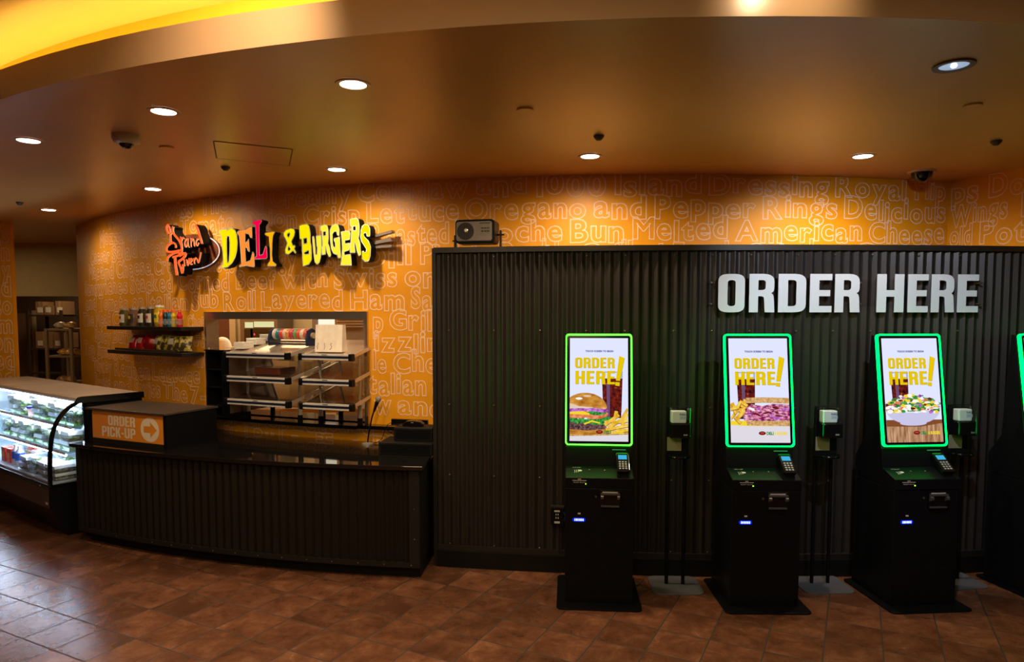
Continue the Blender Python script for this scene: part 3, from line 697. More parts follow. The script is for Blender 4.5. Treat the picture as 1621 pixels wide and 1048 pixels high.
kiosk('order_kiosk', (.585, 4.577), -4.6, 1, 'black self-order kiosk whose green-rimmed screen shows a burger and cola, nearest the deli counter')
kiosk('order_kiosk', (1.645, 4.525), -1.0, 2, 'black self-order kiosk whose green-rimmed screen shows a pink meat sandwich and fries')
kiosk('order_kiosk', (2.675, 4.545), 4.5, 3, 'black self-order kiosk whose green-rimmed screen shows a white bowl of salad')
kiosk('order_kiosk', (3.705, 4.66), 10.5, 1, 'black self-order kiosk cut off by the right edge of the photo')

# ================================================================ SANITIZER STANDS
M_clear = glass('clear_refill_plastic', (.95, .97, 1), .12, .1)
M_gel = mat('refill_bottle', (.75, .77, .80), .25)
M_tan = mat('tan_info_plate', (.24, .20, .13), .5)
def stand(loc, rz, label):
    t = empty('sanitizer_stand', (loc[0], loc[1], 0), rad(rz), label, 'sanitizer stand', 'hand sanitizer stands between the kiosks')
    b = MB(); b.rbox(-.175, .175, -.165, .165, 0, .008, .06, n=6); b.build('base_plate', mat('grey_floor_plate', (.085, .085, .10), .45), t, bevel=.002)
    for x in (-.058, .058):
        b = MB(); b.tube([(x, .02, .008), (x, .02, 1.24)], .0125, 10); b.build('pole', M_black, t, smooth=40)
    b = MB(); b.box(-.078, .078, -.012, .006, .93, 1.275); b.build('back_plate', M_black, t, bevel=.003)
    b = MB(); b.box(-.072, .026, -.016, -.012, .965, 1.06); b.build('info_plate', M_tan, t)
    b = MB(); b.rbox(-.068, .082, -.10, -.012, 1.065, 1.165, .025, n=5); dp = b.build('dispenser', M_blackg, t, bevel=.008)
    b = MB(); vs, fs = text('ES8', align='CENTER'); b.add([(.035+v[0]*.018, -.101, 1.085+v[1]*.014) for v in vs], fs); b.build('dispenser_mark', M_icon, dp)
    b = MB(); b.rbox(-.066, .080, -.097, -.012, 1.165, 1.272, .025, n=5); b.build('clear_cover', M_clear, t)
    b = MB(); b.rbox(-.058, .045, -.082, -.02, 1.168, 1.25, .012, n=3); rf = b.build('refill_bottle', M_gel, t, bevel=.006)
    b = MB(); vs, fs = text('PURELL', offset=.02); b.add([(-.004+v[0]*.0135, -.0835, 1.222+v[1]*.018) for v in vs], fs); b.box(0, .043, -.0835, -.0825, 1.195, 1.215, 1)
    b.build('bottle_label', [mat('navy_print', (.02, .03, .2), .5), mat('pale_blue_print', (.45, .5, .7), .5)], rf)
    b = MB(); vs = [(.0+.085*cos(rad(a)), -.02-.10*abs(sin(rad(a)))) for a in range(180, 361, 15)]
    b.prism(vs, .925, .932, lambda x, y, z: (x, y, z)); b.tube([(x, y, .936) for x, y in vs], .005, 6); b.build('drip_tray', M_blackg, t, smooth=40)
    return t
stand((1.15, 4.705), -2, 'black two-pole hand sanitizer stand between the burger-screen and sandwich-screen kiosks')
stand((2.185, 4.72), 2, 'black two-pole hand sanitizer stand between the sandwich-screen and salad-screen kiosks')
stand((3.16, 4.80), 5, 'black two-pole hand sanitizer stand partly hidden right of the salad-screen kiosk')

# ================================================================ ORDER HERE SIGN
def psurf(s, z, r): x, y = PAR.p(s, r); return x, y, z
sg = empty('order_here_sign', psurf(.036, 2.05, 13.92), 0, 'large white ORDER HERE letters on a clear plate on the corrugated wall', 'sign')
def cyl_letter(ch, p0, p1):
    w, cs = GL[ch]; vs, fs = fill([rounded(c, 5) for c in cs], .5)
    r0, r1 = 13.948, 13.958; z0, z1 = 1.925, 2.195
    t0, t1 = PAR.th(p0, 2.06, r1), PAR.th(p1, 2.06, r1); b = MB()
    V = [psurf(t0+(t1-t0)*v[0]/w, z0+(z1-z0)*v[1], r0+(v[2]+.5)*(r1-r0)) for v in vs]
    b.add(V, [f for f in fs if min(vs[i][2] for i in f) > 0], 0); b.add(V, [f for f in fs if min(vs[i][2] for i in f) <= 0], 1)
    return b
M_sgn = mat('white_acrylic_letter', (.72, .74, .80), .4)
for ch, p0, p1 in (('O', 1137, 1179), ('R', 1186, 1226.5), ('D', 1232, 1276), ('E', 1282, 1317), ('R', 1321.5, 1361.5), ('H', 1388, 1431), ('E', 1437, 1469.5), ('R', 1474, 1511), ('E', 1515.5, 1549)):
    o = cyl_letter(ch, p0, p1).build('letter', [M_sgn, mat('dark_letter_return', (.05, .055, .09), .5)], sg); o.location = -sg.location
b = MB(); t0, t1 = PAR.th(1113, 2.05, 13.94), PAR.th(1563, 2.05, 13.94); b.arcslab(PAR, 13.940, 13.945, t0, t1, 1.965, 2.155, 30)
o = b.build('clear_plate', glass('clear_acrylic_plate', (.93, .93, .93), .02, .06), sg); o.location = -sg.location
for t in (t0+.004, t1-.004, .021, .0425):
    for z in (1.985, 2.135):
        b = MB(); x, y, _ = psurf(t, z, 13.90); x2, y2, _ = psurf(t, z, 13.952); b.tube([(x, y, z), (x2, y2, z)], .006, 8); o = b.build('standoff', M_screw, sg); o.location = -sg.location

# ================================================================ MAIN SIGN (deli & burgers)
A0 = Vector((-3.235, 6.433, 0)); A1 = Vector((-.869, 5.462, 0)); SX = (A1-A0).normalized(); SN = Vector((SX.y, -SX.x, 0))
def onsign(px, py, off=0.0):
    r = Vector(ray(px, py)); o = Vector((0, 0, HC)); a = A0+SN*off
    t = (a-o).dot(SN)/r.dot(SN); p = o+r*t; return (p-A0).dot(SX), p.z
def sp(u, z, off): p = A0+SX*u+SN*off; return p.x, p.y, z
sgn = empty('deli_sign', sp(1.25, 2.45, -.15), 0, 'illuminated multicolour deli and burgers sign on a fork shape over the pass-through window', 'sign')
def c1(p): return 255+p[0]/8.105, 335+p[1]/8.105
def c2(p): return 440+p[0]/7.719, 335+p[1]/7.719
def place(o): o.location = -sgn.location; return o
def sign_shape(name, contours, conv, mface, off=.0, depth=.075, inset=True, rnd=.006, label=None):
    cs = []
    for c in contours:
        q = [onsign(*conv(p), off) for p in c]; cs.append(rounded([(x, z, rnd) for x, z in q], 3))
    b = MB()
    vs, fs = fill(cs, .5); b.add([sp(v[0], v[1], off-depth*.5+v[2]*depth) for v in vs], fs, 0)
    if inset:
        ctr = cs[0]; cx = sum(p[0] for p in ctr)/len(ctr); cz = sum(p[1] for p in ctr)/len(ctr)
    o = b.build(name, [M_blackm], sgn); place(o)
    b = MB(); vs, fs = fill(cs); b.add([sp(v[0]-.004, v[1]+.003, off+.003) for v in vs], fs, 0)
    # light edge line around the face
    for c in cs:
        l, r = strip(c+[c[0]], .007); n = len(l)
        b.add([sp(x, z, off+.0045) for x, z in l]+[sp(x, z, off+.0045) for x, z in r], [(i, i+1, n+i+1, n+i) for i in range(n-1)], 1)
    f = b.build('letter_face', [mface, EDGE], sgn); f.parent = o
    if label: o['label'] = label
    return o
EDGE = mat('pale_letter_edge', (.55, .62, .5), .4)
S_y = emit('sign_yellow', (.90, .70, .0), 1.15); S_y2 = emit('sign_light_yellow', (.90, .68, .03), 1.3); S_o = emit('sign_orange', (1.0, .24, .03), 1.2); S_o2 = emit('sign_amber', (1.0, .33, .0), 1.4); S_p = emit('sign_magenta', (.90, .0, .06), 1.2); S_r = emit('sign_red', (1.0, .10, .02), 1.4)
sign_shape('letter', [[(745, 250), (775, 235), (835, 225), (850, 240), (905, 210), (950, 235), (975, 300), (985, 400), (978, 500), (955, 590), (915, 660), (860, 710), (790, 730), (780, 700), (800, 680), (805, 620), (790, 480), (775, 330), (765, 285), (750, 275)], [(855, 310), (878, 315), (886, 400), (884, 520), (874, 640), (856, 665), (850, 600), (846, 450), (846, 350)]], c1, S_y, label='yellow letter D')
sign_shape('letter', [[(980, 265), (1000, 245), (1100, 225), (1150, 195), (1170, 195), (1176, 335), (1152, 335), (1130, 290), (1085, 280), (1082, 400), (1108, 385), (1128, 350), (1142, 515), (1120, 505), (1105, 465), (1082, 460), (1092, 650), (1150, 625), (1180, 515), (1198, 540), (1205, 700), (1190, 712), (1100, 695), (1010, 710), (1008, 690), (1035, 670), (1030, 560), (1015, 400), (1005, 310), (985, 290)]], c1, S_o, rnd=.003, label='orange letter E')
sign_shape('letter', [[(1165, 145), (1180, 125), (1280, 100), (1300, 120), (1285, 150), (1265, 170), (1265, 300), (1268, 560), (1310, 550), (1345, 440), (1360, 460), (1367, 590), (1350, 605), (1200, 612), (1205, 590), (1230, 570), (1225, 400), (1215, 180), (1190, 165)]], c1, S_p, off=.02, rnd=.003, label='magenta letter L')
sign_shape('letter', [[(1335, 285), (1350, 270), (1445, 255), (1465, 265), (1440, 310), (1430, 400), (1427, 560), (1437, 640), (1482, 680), (1475, 700), (1370, 700), (1375, 670), (1405, 630), (1402, 480), (1385, 320), (1345, 305)]], c1, S_o2, rnd=.003, label='amber letter I')
sign_shape('letter', [[(72, 265), (100, 225), (160, 203), (200, 213), (212, 250), (202, 300), (168, 365), (187, 420), (205, 410), (217, 430), (202, 455), (228, 500), (218, 512), (188, 478), (130, 525), (98, 515), (90, 470), (118, 385), (95, 330), (76, 300)], [(120, 272), (145, 258), (152, 275), (134, 318), (118, 300)], [(134, 425), (160, 455), (150, 472), (132, 480), (126, 455)]], c2, S_y, rnd=.004, label='yellow ampersand')
sign_shape('letter', [[(262, 175), (290, 160), (360, 150), (385, 180), (400, 260), (400, 370), (412, 420), (415, 590), (380, 645), (310, 668), (305, 600), (295, 340), (270, 330)], [(315, 330), (357, 320), (360, 385), (320, 400)], [(325, 500), (382, 470), (384, 518), (330, 525)]], c2, S_y, label='yellow letter B')
sign_shape('letter', [[(423, 310), (440, 300), (450, 330), (460, 450), (465, 530), (482, 525), (485, 435), (478, 420), (470, 300), (530, 290), (537, 430), (525, 560), (510, 620), (485, 645), (455, 620), (438, 500)]], c2, S_y2, label='yellow letter U')
sign_shape('letter', [[(520, 175), (580, 158), (605, 170), (618, 230), (622, 330), (615, 390), (635, 440), (652, 540), (630, 555), (605, 500), (590, 440), (583, 420), (587, 520), (543, 530), (538, 440), (550, 420), (540, 240), (523, 235)], [(556, 245), (590, 240), (590, 292), (558, 298)]], c2, S_y2, label='first yellow letter R')
sign_shape('letter', [[(640, 230), (660, 180), (710, 148), (737, 165), (752, 220), (752, 290), (730, 290), (718, 240), (690, 245), (668, 275), (670, 380), (680, 430), (707, 440), (702, 372), (690, 360), (690, 330), (757, 310), (762, 420), (772, 560), (740, 570), (730, 520), (715, 525), (680, 510), (655, 450), (642, 330)]], c2, S_y2, label='yellow letter G')
sign_shape('letter', [[(775, 250), (870, 235), (885, 260), (880, 340), (822, 352), (822, 395), (877, 385), (872, 470), (812, 490), (815, 535), (892, 520), (902, 655), (770, 657), (785, 540), (790, 440), (785, 330)]], c2, S_y2, rnd=.003, label='yellow letter E')
sign_shape('letter', [[(885, 95), (960, 78), (985, 100), (998, 170), (998, 260), (985, 330), (1005, 380), (1018, 520), (995, 545), (970, 480), (952, 400), (935, 375), (947, 500), (883, 500), (883, 400), (895, 380), (905, 180), (885, 170)], [(920, 180), (955, 175), (957, 230), (922, 235)]], c2, S_y2, off=.015, label='second yellow letter R')
sign_shape('letter', [[(1013, 250), (1030, 180), (1065, 155), (1105, 165), (1127, 210), (1127, 300), (1090, 300), (1085, 262), (1062, 255), (1047, 280), (1060, 310), (1110, 360), (1137, 430), (1132, 540), (1112, 600), (1070, 612), (1035, 580), (1018, 500), (1050, 480), (1060, 505), (1080, 495), (1085, 455), (1060, 420), (1025, 365), (1010, 310)]], c2, S_y, label='yellow letter S')
# fork behind
def bar(px_pts, off, depth, nm='fork_bar', conv=c2):
    q = [onsign(*conv(p), off) for p in px_pts]; vs, fs = fill([q], .5); b = MB(); b.add([sp(v[0], v[1], off-depth*.5+v[2]*depth) for v in vs], fs)
    return place(b.build(nm, M_fork, sgn, bevel=.002))
M_fork = mat('grey_fork_metal', (.30, .26, .24), .35, metal=.5)
bar([(1120, 300), (1385, 225), (1390, 255), (1120, 332)], -.07, .05, 'fork_tine'); bar([(1120, 372), (1380, 320), (1385, 360), (1120, 410)], -.06, .05, 'fork_tine'); bar([(1120, 425), (1330, 405), (1390, 405), (1390, 435), (1120, 452)], -.07, .05, 'fork_tine')
bar([(-320, 345), (540, 290), (540, 312), (-320, 368)], -.13, .03); bar([(-320, 400), (700, 385), (700, 405), (-320, 424)], -.13, .03); bar([(-320, 445), (600, 440), (600, 462), (-320, 470)], -.13, .03)
# oval wood plate with light outline
oc = onsign(*c1((405, 518)), -.10); ex = onsign(*c1((755, 500)), -.10)[0]-oc[0]; ez = abs(onsign(*c1((405, 290)), -.10)[1]-oc[1])
M_wood = mat('dark_wood_panel', (.16, .05, .022), .3, noise=.5, nscale=6)
e0 = [(oc[0]+ex*cos(2*PI*i/48), oc[1]+ez*sin(2*PI*i/48)) for i in range(48)]
vs, fs = fill([e0], .5); b = MB(); b.add([sp(v[0], v[1], -.10-.04+v[2]*.08) for v in vs], fs); pl = place(b.build('oval_panel', M_wood, sgn, smooth=40)); pl['label'] = 'dark wood oval behind the red script'
ring = [(oc[0]+ex*.985*cos(rad(q)), oc[1]+ez*.985*sin(rad(q))) for q in range(-125, 66, 5)]; l, r = strip(ring, .010); n = len(l); b = MB()
b.add([sp(x, z, -.098) for x, z in l]+[sp(x, z, -.098) for x, z in r], [(i, i+1, n+i+1, n+i) for i in range(n-1)]); o = b.build('oval_outline', mat('pale_line', (.8, .8, .85), .4, emis=(.8, .85, 1), es=.4), sgn); place(o)
# script words
STK = {'Grand': [([(100, 292), (82, 245), (76, 200), (95, 178), (112, 212), (124, 300), (130, 420)], 26), ([(162, 195), (152, 235), (170, 290), (230, 365), (262, 430), (270, 490), (262, 560)], 30), ([(120, 300), (160, 262)], 20),
                 ([(192, 470), (190, 425), (155, 405), (105, 430), (76, 470), (85, 512), (130, 522), (200, 512), (255, 500)], 24),
                 ([(255, 325), (264, 380), (268, 460)], 18), ([(268, 372), (285, 335), (302, 348)], 15), ([(345, 348), (318, 368), (306, 420), (320, 455), (342, 410), (352, 342)], 15), ([(346, 390), (350, 430), (362, 460)], 15), ([(384, 340), (390, 455)], 15), ([(390, 390), (408, 350), (420, 365), (432, 448)], 14), ([(486, 352), (460, 368), (450, 412), (466, 440), (488, 400)], 15), ([(442, 175), (470, 215), (500, 310), (530, 415)], 30)],
       'River': [([(85, 645), (95, 590), (150, 550), (215, 530), (245, 540), (225, 568), (150, 590)], 24), ([(182, 590), (192, 700), (210, 820)], 38), ([(240, 575), (290, 545), (325, 545), (290, 600), (225, 650)], 28), ([(225, 650), (255, 720), (275, 790), (285, 740), (285, 680)], 28),
                 ([(298, 610), (306, 700)], 16), ([(292, 572), (298, 588)], 16), ([(332, 615), (345, 695), (366, 600)], 16), ([(378, 655), (400, 632), (396, 604), (376, 625), (380, 678), (408, 672)], 14), ([(424, 600), (432, 672)], 15), ([(428, 632), (448, 598), (466, 612), (480, 660), (500, 600), (516, 525)], 15)]}
for wd, strokes in STK.items():
    b = MB(); bf = MB()
    for pts, w in strokes:
        q = [onsign(*c1(p), 0) for p in smoothpts(pts, 4)]; ww = w/8.105/1080*6.2*1.12
        l, r = strip(q, ww); n = len(l)
        V = [sp(x, z, 0) for x, z in l]+[sp(x, z, 0) for x, z in r]+[sp(x, z, -.10) for x, z in l]+[sp(x, z, -.10) for x, z in r]
        fs = [(i, i+1, n+i+1, n+i) for i in range(n-1)]+[(2*n+i, 2*n+i+1, i+1, i) for i in range(n-1)]+[(n+i, n+i+1, 3*n+i+1, 3*n+i) for i in range(n-1)]+[(0, n, 3*n, 2*n), (n-1, 2*n-1, 4*n-1, 3*n-1)]
        b.add(V, fs)
        bf.add([sp(x-.003, z+.003, .003) for x, z in l]+[sp(x-.003, z+.003, .003) for x, z in r], [(i, i+1, n+i+1, n+i) for i in range(n-1)], 0)
        l2, r2 = strip([(x+ww*.5, z-.002) for x, z in q], .005)
        bf.add([sp(x, z, .002) for x, z in l2]+[sp(x, z, .002) for x, z in r2], [(i, i+1, n+i+1, n+i) for i in range(n-1)], 1)
    o = place(b.build('script_word', M_blackm, sgn)); o['label'] = 'red script word '+wd
    fo = bf.build('script_face', [S_r, EDGE], o)
# brackets to the wall
for u in (.35, 1.0, 1.6, 2.2):
    x, y, z = sp(u, 2.43, -.14); d = Vector((x-ORA.cx, y-ORA.cy, 0)); d.normalize(); w_ = Vector((ORA.cx, ORA.cy, 0))+d*8.655
    b = MB(); b.tube([(x, y, 2.43), (w_.x, w_.y, 2.43)], .012, 8); place(b.build('bracket', M_blackm, sgn))

# ================================================================ FLOATING SHELVES AND GOODS
for nm, z0, z1, lab in (('wall_shelf', 1.762, 1.797, 'upper black floating shelf holding jars and sports drinks'), ('wall_shelf', 1.520, 1.556, 'lower black floating shelf holding crisp packets')):
    b = MB(); b.arcslab(ORA, 8.661, 8.90, -.655, -.505, z0, z1, 24); tag(b.build(nm, mat('espresso_laminate', (.012, .008, .007), .35), bevel=.002), lab, 'shelf')
def pos_on(px, z, r): t = ORA.th(px, z, r); x, y = ORA.p(t, r); return x, y, t
M_glassy = lambda n, c: mat(n, c, .12, coat=.5)
def jar(px, h, r_, cbody, clab, lidc, label, rr_=8.79):
    z = 1.797; x, y, t = pos_on(px, z+.08, rr_)
    o = empty('glass_jar', (x, y, z), t, label, 'jar', 'jars on the upper shelf')
    b = MB(); b.lathe([(r_*.9, 0), (r_, .008), (r_, h*.76), (r_*.75, h*.87), (r_*.75, h*.9)], (0, 0, 0), 20); b.build('jar_body', M_glassy('jar_'+label[:12], cbody), o, smooth=40)
    b = MB(); b.lathe([(r_*.8, h*.9), (r_*.8, h)], (0, 0, 0), 20); b.build('lid', lidc, o, smooth=40)
    b = MB(); vs = []; n = 10
    for i in range(n+1):
        q = rad(-90-62+124*i/n); vs += [(r_*1.012*cos(q), r_*1.012*sin(q), h*.2), (r_*1.012*cos(q), r_*1.012*sin(q), h*.66)]
    b.add(vs, [(2*i, 2*i+2, 2*i+3, 2*i+1) for i in range(n)])
    vs = [(x_, y_*1.004-.0004, h*.40+(z_-h*.2)*.35) for x_, y_, z_ in vs[6:-6]]; b.add(vs, [(2*i, 2*i+2, 2*i+3, 2*i+1) for i in range(n-6)], 1)
    b.build('paper_label', clab, o)
Lg = mat('lid_grey', (.42, .40, .38), .4, metal=.5); Lw = mat('lid_white', (.75, .72, .65), .4)
lw_ = mat('label_white', (.62, .56, .5), .6); lr = mat('label_red', (.5, .03, .04), .6); ly = mat('label_yellow', (.75, .55, .03), .6); lk = mat('label_black', (.03, .02, .02), .6); lg = mat('label_green', (.05, .18, .04), .6)
jar(197, .178, .047, (.10, .085, .02), [lw_, lr], Lg, 'olive green jar with white and maroon label, leftmost on the upper shelf')
jar(211.5, .182, .047, (.16, .085, .05), [lk, ly], Lg, 'brown jar with black and yellow label, second on the upper shelf')
jar(226, .188, .044, (.03, .022, .012), [lw_, lk], Lg, 'dark jar with a large white label on the upper shelf')
jar(239, .190, .044, (.07, .045, .01), [lw_, lr], Lg, 'dark jar with white and red label on the upper shelf')
jar(253, .204, .050, (.45, .27, .01), [ly, lg], Lw, 'tallest jar, yellow with a white lid, on the upper shelf')
def bottle(px, c, label, rr_=8.83):
    z = 1.797; x, y, t = pos_on(px, z+.08, rr_)
    o = empty('drink_bottle', (x, y, z), t, label, 'bottle', 'sports drinks on the upper shelf')
    b = MB(); b.lathe([(.023, 0), (.026, .006), (.026, .05), (.0235, .055), (.0235, .085), (.026, .092), (.026, .108), (.014, .133), (.014, .138)], (0, 0, 0), 18); b.build('bottle_body', M_glassy('drink_'+c[0], c[1]), o, smooth=40)
    b = MB(); b.lathe([(.0165, .138), (.0165, .156), (.014, .158)], (0, 0, 0), 16); b.build('cap', mat('orange_cap', (.85, .12, .02), .4), o, smooth=40)
    b = MB(); b.lathe([(.0245, .018), (.0268, .02), (.0268, .07), (.0245, .072)], (0, 0, 0), 18)
    vs, fs = text('G', offset=.03, align='CENTER'); b.add([(v[0]*.032, -.0275, .033+v[1]*.03) for v in vs], fs, 1)
    b.build('sleeve', [mat('sleeve_'+c[0], tuple(min(1, k*.5+.12) for k in c[1]), .4), Lw], o)
bottle(255.5, ('orange', (.75, .14, .01)), 'orange sports drink bottle at the left of the drinks row', 8.85)
bottle(262, ('dark', (.01, .03, .03)), 'dark sports drink bottle beside the orange one', 8.86)
bottle(269, ('blue', (.01, .16, .33)), 'blue sports drink bottle in the middle of the drinks row', 8.84)
bottle(275, ('yellow', (.55, .40, .02)), 'yellow sports drink bottle left of the red one', 8.86)
bottle(284.5, ('red', (.60, .01, .03)), 'bright red sports drink bottle at the right end of the drinks row', 8.85)
def bag(px, c1_, c2_, label, rz, tilt, rr_=8.80, h=.145, w=.125, grp='crisp packets on the lower shelf'):
    z = 1.556+.012; x, y, t = pos_on(px, z+.06, rr_)
    n, m_ = 9, 11; vs = []
    R = random.Random(int(px*10))
    for s_ in (-1, 1):
        for j in range(m_):
            for i in range(n):
                u = i/(n-1)*2-1; v = j/(m_-1)*2-1
                th = .028*max(0, (1-u**4))*max(0, (1-abs(v)**3))+.0008
                vs.append((u*w/2*(1-.06*(1-v*v)), s_*th+R.uniform(-.003, .003)*(1-abs(v)), (v+1)/2*h))
    fs = []; o1 = n*m_
    for j in range(m_-1):
        for i in range(n-1):
            a = j*n+i; fs.append((a, a+1, a+n+1, a+n)); fs.append((o1+a, o1+a+n, o1+a+n+1, o1+a+1))
    for j in range(m_-1):
        fs.append((j*n, (j+1)*n, o1+(j+1)*n, o1+j*n)); fs.append((j*n+n-1, o1+j*n+n-1, o1+(j+1)*n+n-1, (j+1)*n+n-1))
    b = MB(); b.add(vs, fs)
    o = b.build('crisp_packet', [c1_, c2_], None, smooth=60)
    for p in o.data.polygons:
        c = p.center
        if c.y < 0 and abs(c.x) < w*.26 and h*.42 < c.z < h*.80: p.material_index = 1
    o.location = (x, y, z+.0); o.rotation_euler = (rad(tilt), 0, t+rad(rz))
    tag(o, label, 'crisp packet', grp)
def camo(name, a, b_, c):
    m = mat(name, a, .28, coat=.4); nt = m.node_tree; bs = nt.nodes['Principled BSDF']
    tc = nt.nodes.new('ShaderNodeTexCoord'); n = nt.nodes.new('ShaderNodeTexNoise'); n.inputs['Scale'].default_value = 22; n.inputs['Detail'].default_value = 2
    r = nt.nodes.new('ShaderNodeValToRGB'); r.color_ramp.interpolation = 'CONSTANT'; e = r.color_ramp.elements
    e[0].color = (*a, 1); e[0].position = 0; e[1].color = (*b_, 1); e[1].position = .48; k = e.new(.58); k.color = (*c, 1)
    nt.links.new(tc.outputs['Object'], n.inputs['Vector']); nt.links.new(n.outputs['Fac'], r.inputs[0]); nt.links.new(r.outputs[0], bs.inputs['Base Color']); return m
Rb = mat('red_foil', (.55, .01, .02), .25, coat=.5, noise=.3, nscale=12); Rw = mat('foil_label', (.55, .42, .36), .4); Rd = mat('dark_red_foil', (.28, .005, .01), .3, noise=.4, nscale=14)
Yc = camo('gold_patterned_foil', (.06, .045, .02), (.55, .45, .08), (.70, .62, .30)); Yw = mat('packet_pale_patch', (.55, .52, .42), .4)
bag(208.5, Rb, Rw, 'red crisp packet leaning back, leftmost on the lower shelf', 4, -22)
bag(220, Rb, Rw, 'red crisp packet leaning back beside the leftmost one', 8, -22, 8.82)
bag(231, Rd, Rb, 'darker red crisp packet behind the two bright red ones', 25, -18, 8.79)
bag(240.5, Rd, Rb, 'narrow dark red crisp packet next to the gold packets', 50, -8, 8.78)
bag(249.5, Yc, Yw, 'gold crisp packet with a pale patch, left end of the gold ones', -6, -8, 8.81)
bag(261, Yc, Yc, 'gold patterned crisp packet with a raised corner', 14, -10, 8.80, .155)
bag(272.5, Yc, Yw, 'gold crisp packet with a pale patch in the middle of the gold ones', 22, -10, 8.81)
bag(283, Yc, Yc, 'gold patterned crisp packet second from the right end', 30, -12, 8.81, .14)
bag(292.5, Yc, Yc, 'gold patterned crisp packet at the right end of the lower shelf', 38, -14, 8.80, .145)
x, y, t = pos_on(202, 1.556, 8.78)
b = MB(); b.box(-.11, .94, -.07, .07, 0, .006); b.box(-.11, .94, -.07, -.064, 0, .018); o = b.build('display_tray', mat('brown_cardboard', (.10, .055, .025), .7)); o.location = (x, y, 1.5575); o.rotation_euler.z = (t+ORA.th(303, 1.55, 8.78))/2; tag(o, 'low brown cardboard tray under the crisp packets', 'tray')
b = MB(); t0 = ORA.th(307, 1.72); t1 = ORA.th(320.5, 1.72); b.arcslab(ORA, 8.661, 8.664, t0, t1, 1.665, 1.745, 4)
for i in range(3):
    for j in range(3):
        a = t0+(t1-t0)*(.12+.3*i); b.arcslab(ORA, 8.664, 8.6646, a, a+(t1-t0)*.18, 1.68+j*.02, 1.686+j*.02, 1, 1)
tag(b.build('notice_card', [mat('notice_orange_print', (.62, .30, .04), .6), lk]), 'small printed card taped to the orange wall between the shelves', 'notice')

# ================================================================ HEATED DISPLAY RACKS
M_rail = mat('silver_price_rail', (.78, .74, .72), .35, metal=.3); M_railb = mat('navy_black_rail_band', (.008, .01, .03), .3)
M_tray = mat('brown_glass_tray', (.05, .032, .02), .10, coat=.6); M_trayT = mat('warm_steel_tray', (.62, .50, .38), .25, metal=.7)
M_pane = glass('side_pane_glass', (.9, .9, .88), .03, .03)
M_side = mat('brown_steel_side', (.16, .11, .08), .3, metal=.6)
def rack(tc, width, depth, label, solid=False):
    x, y = ORA.p(tc, 8.95); o = empty('display_rack', (x, y, .985), tc, label, 'display rack', 'three-tier display racks in the pass-through window')
    hw = width/2
    for k, z in enumerate((.185, .385, .592)):
        z -= .0
        b = MB(); b.prism([(.02, z-.016), (depth, z+.094), (depth, z+.11), (.02, z)], -hw+.01, hw-.01, lambda y_, z_, x_: (x_, y_, z_)); tr = b.build('shelf_tray', M_trayT if k == 2 else M_tray, o, bevel=.002)
        b = MB(); b.box(-hw+.03, hw-.03, -.012, .018, z-.036, z+.012, 0); b.box(-hw+.03, hw-.03, -.0135, -.012, z-.022, z-.002, 1); b.box(-.03, .02, -.0145, -.0135, z+.003, z+.009, 1)
        b.build('price_rail', [M_rail, M_railb], o, bevel=.0015)
        for s_ in (-1, 1):
            b = MB(); b.rbox(min(s_*(hw-.03), s_*(hw+.0)), max(s_*(hw-.03), s_*(hw+.0)), -.02, .03, z-.042, z+.016, .01, axis='x'); b.build('end_cap', M_black, o)
        for s_ in (-1, 1):
            b = MB(); b.prism([(.02, z-.02), (depth, z+.09), (depth, z+.118), (.02, z+.008)], s_*(hw-.012)-.004, s_*(hw-.012)+.004, lambda y_, z_, x_: (x_, y_, z_)); b.build('side_rail', M_alu, o)
    for s_ in (-1, 1):
        b = MB(); b.box(s_*(hw-.02)-.0025, s_*(hw-.02)+.0025, .03, depth-.02, .06 if solid and s_ < 0 else .185, .575); b.build('side_pane', M_side if solid and s_ < 0 else M_pane, o)
        for yy in (.20, depth-.05):
            b = MB(); b.tube([(s_*(hw-.06), yy, .155), (s_*(hw-.06), yy, .575)], .011, 8); b.build('upright', M_alu, o, smooth=40)
            b = MB(); b.tube([(s_*(hw-.06), yy, .06), (s_*(hw-.06), yy, .165)], .019, 10); b.tube([(s_*(hw-.06), yy, .0), (s_*(hw-.06), yy, .06)], .022, 10, 1); b.build('leg', [M_alu, M_black], o, smooth=40)
    return o
ra = rack(-.3955, .70, .56, 'left three-tier display rack with silver front rails in the pass-through window', True)
rb = rack(-.3165, .50, .56, 'right three-tier display rack with silver front rails and a paper bag on top')
# black organiser at the left jamb
x, y = ORA.p(-.462, 8.86); o = empty('cup_organizer', (x, y, .985), -.462, 'black three-compartment organiser at the left side of the pass-through window', 'organizer')
b = MB(); W2 = .105
b.box(-W2, -W2+.012, 0, .3, 0, .60); b.box(W2-.012, W2, 0, .3, 0, .60); b.box(-W2+.012, W2-.012, .29, .3, 0, .6)
for z in (0, .10, .265, .425, .588): b.box(-W2+.012, W2-.012, 0, .29, z, z+.012)
b.build('case', M_black, o, bevel=.002)
b = MB(); b.box(-W2-.01, W2+.05, -.01, .55, .60, .612); b.build('top_shelf', M_blackg, o)
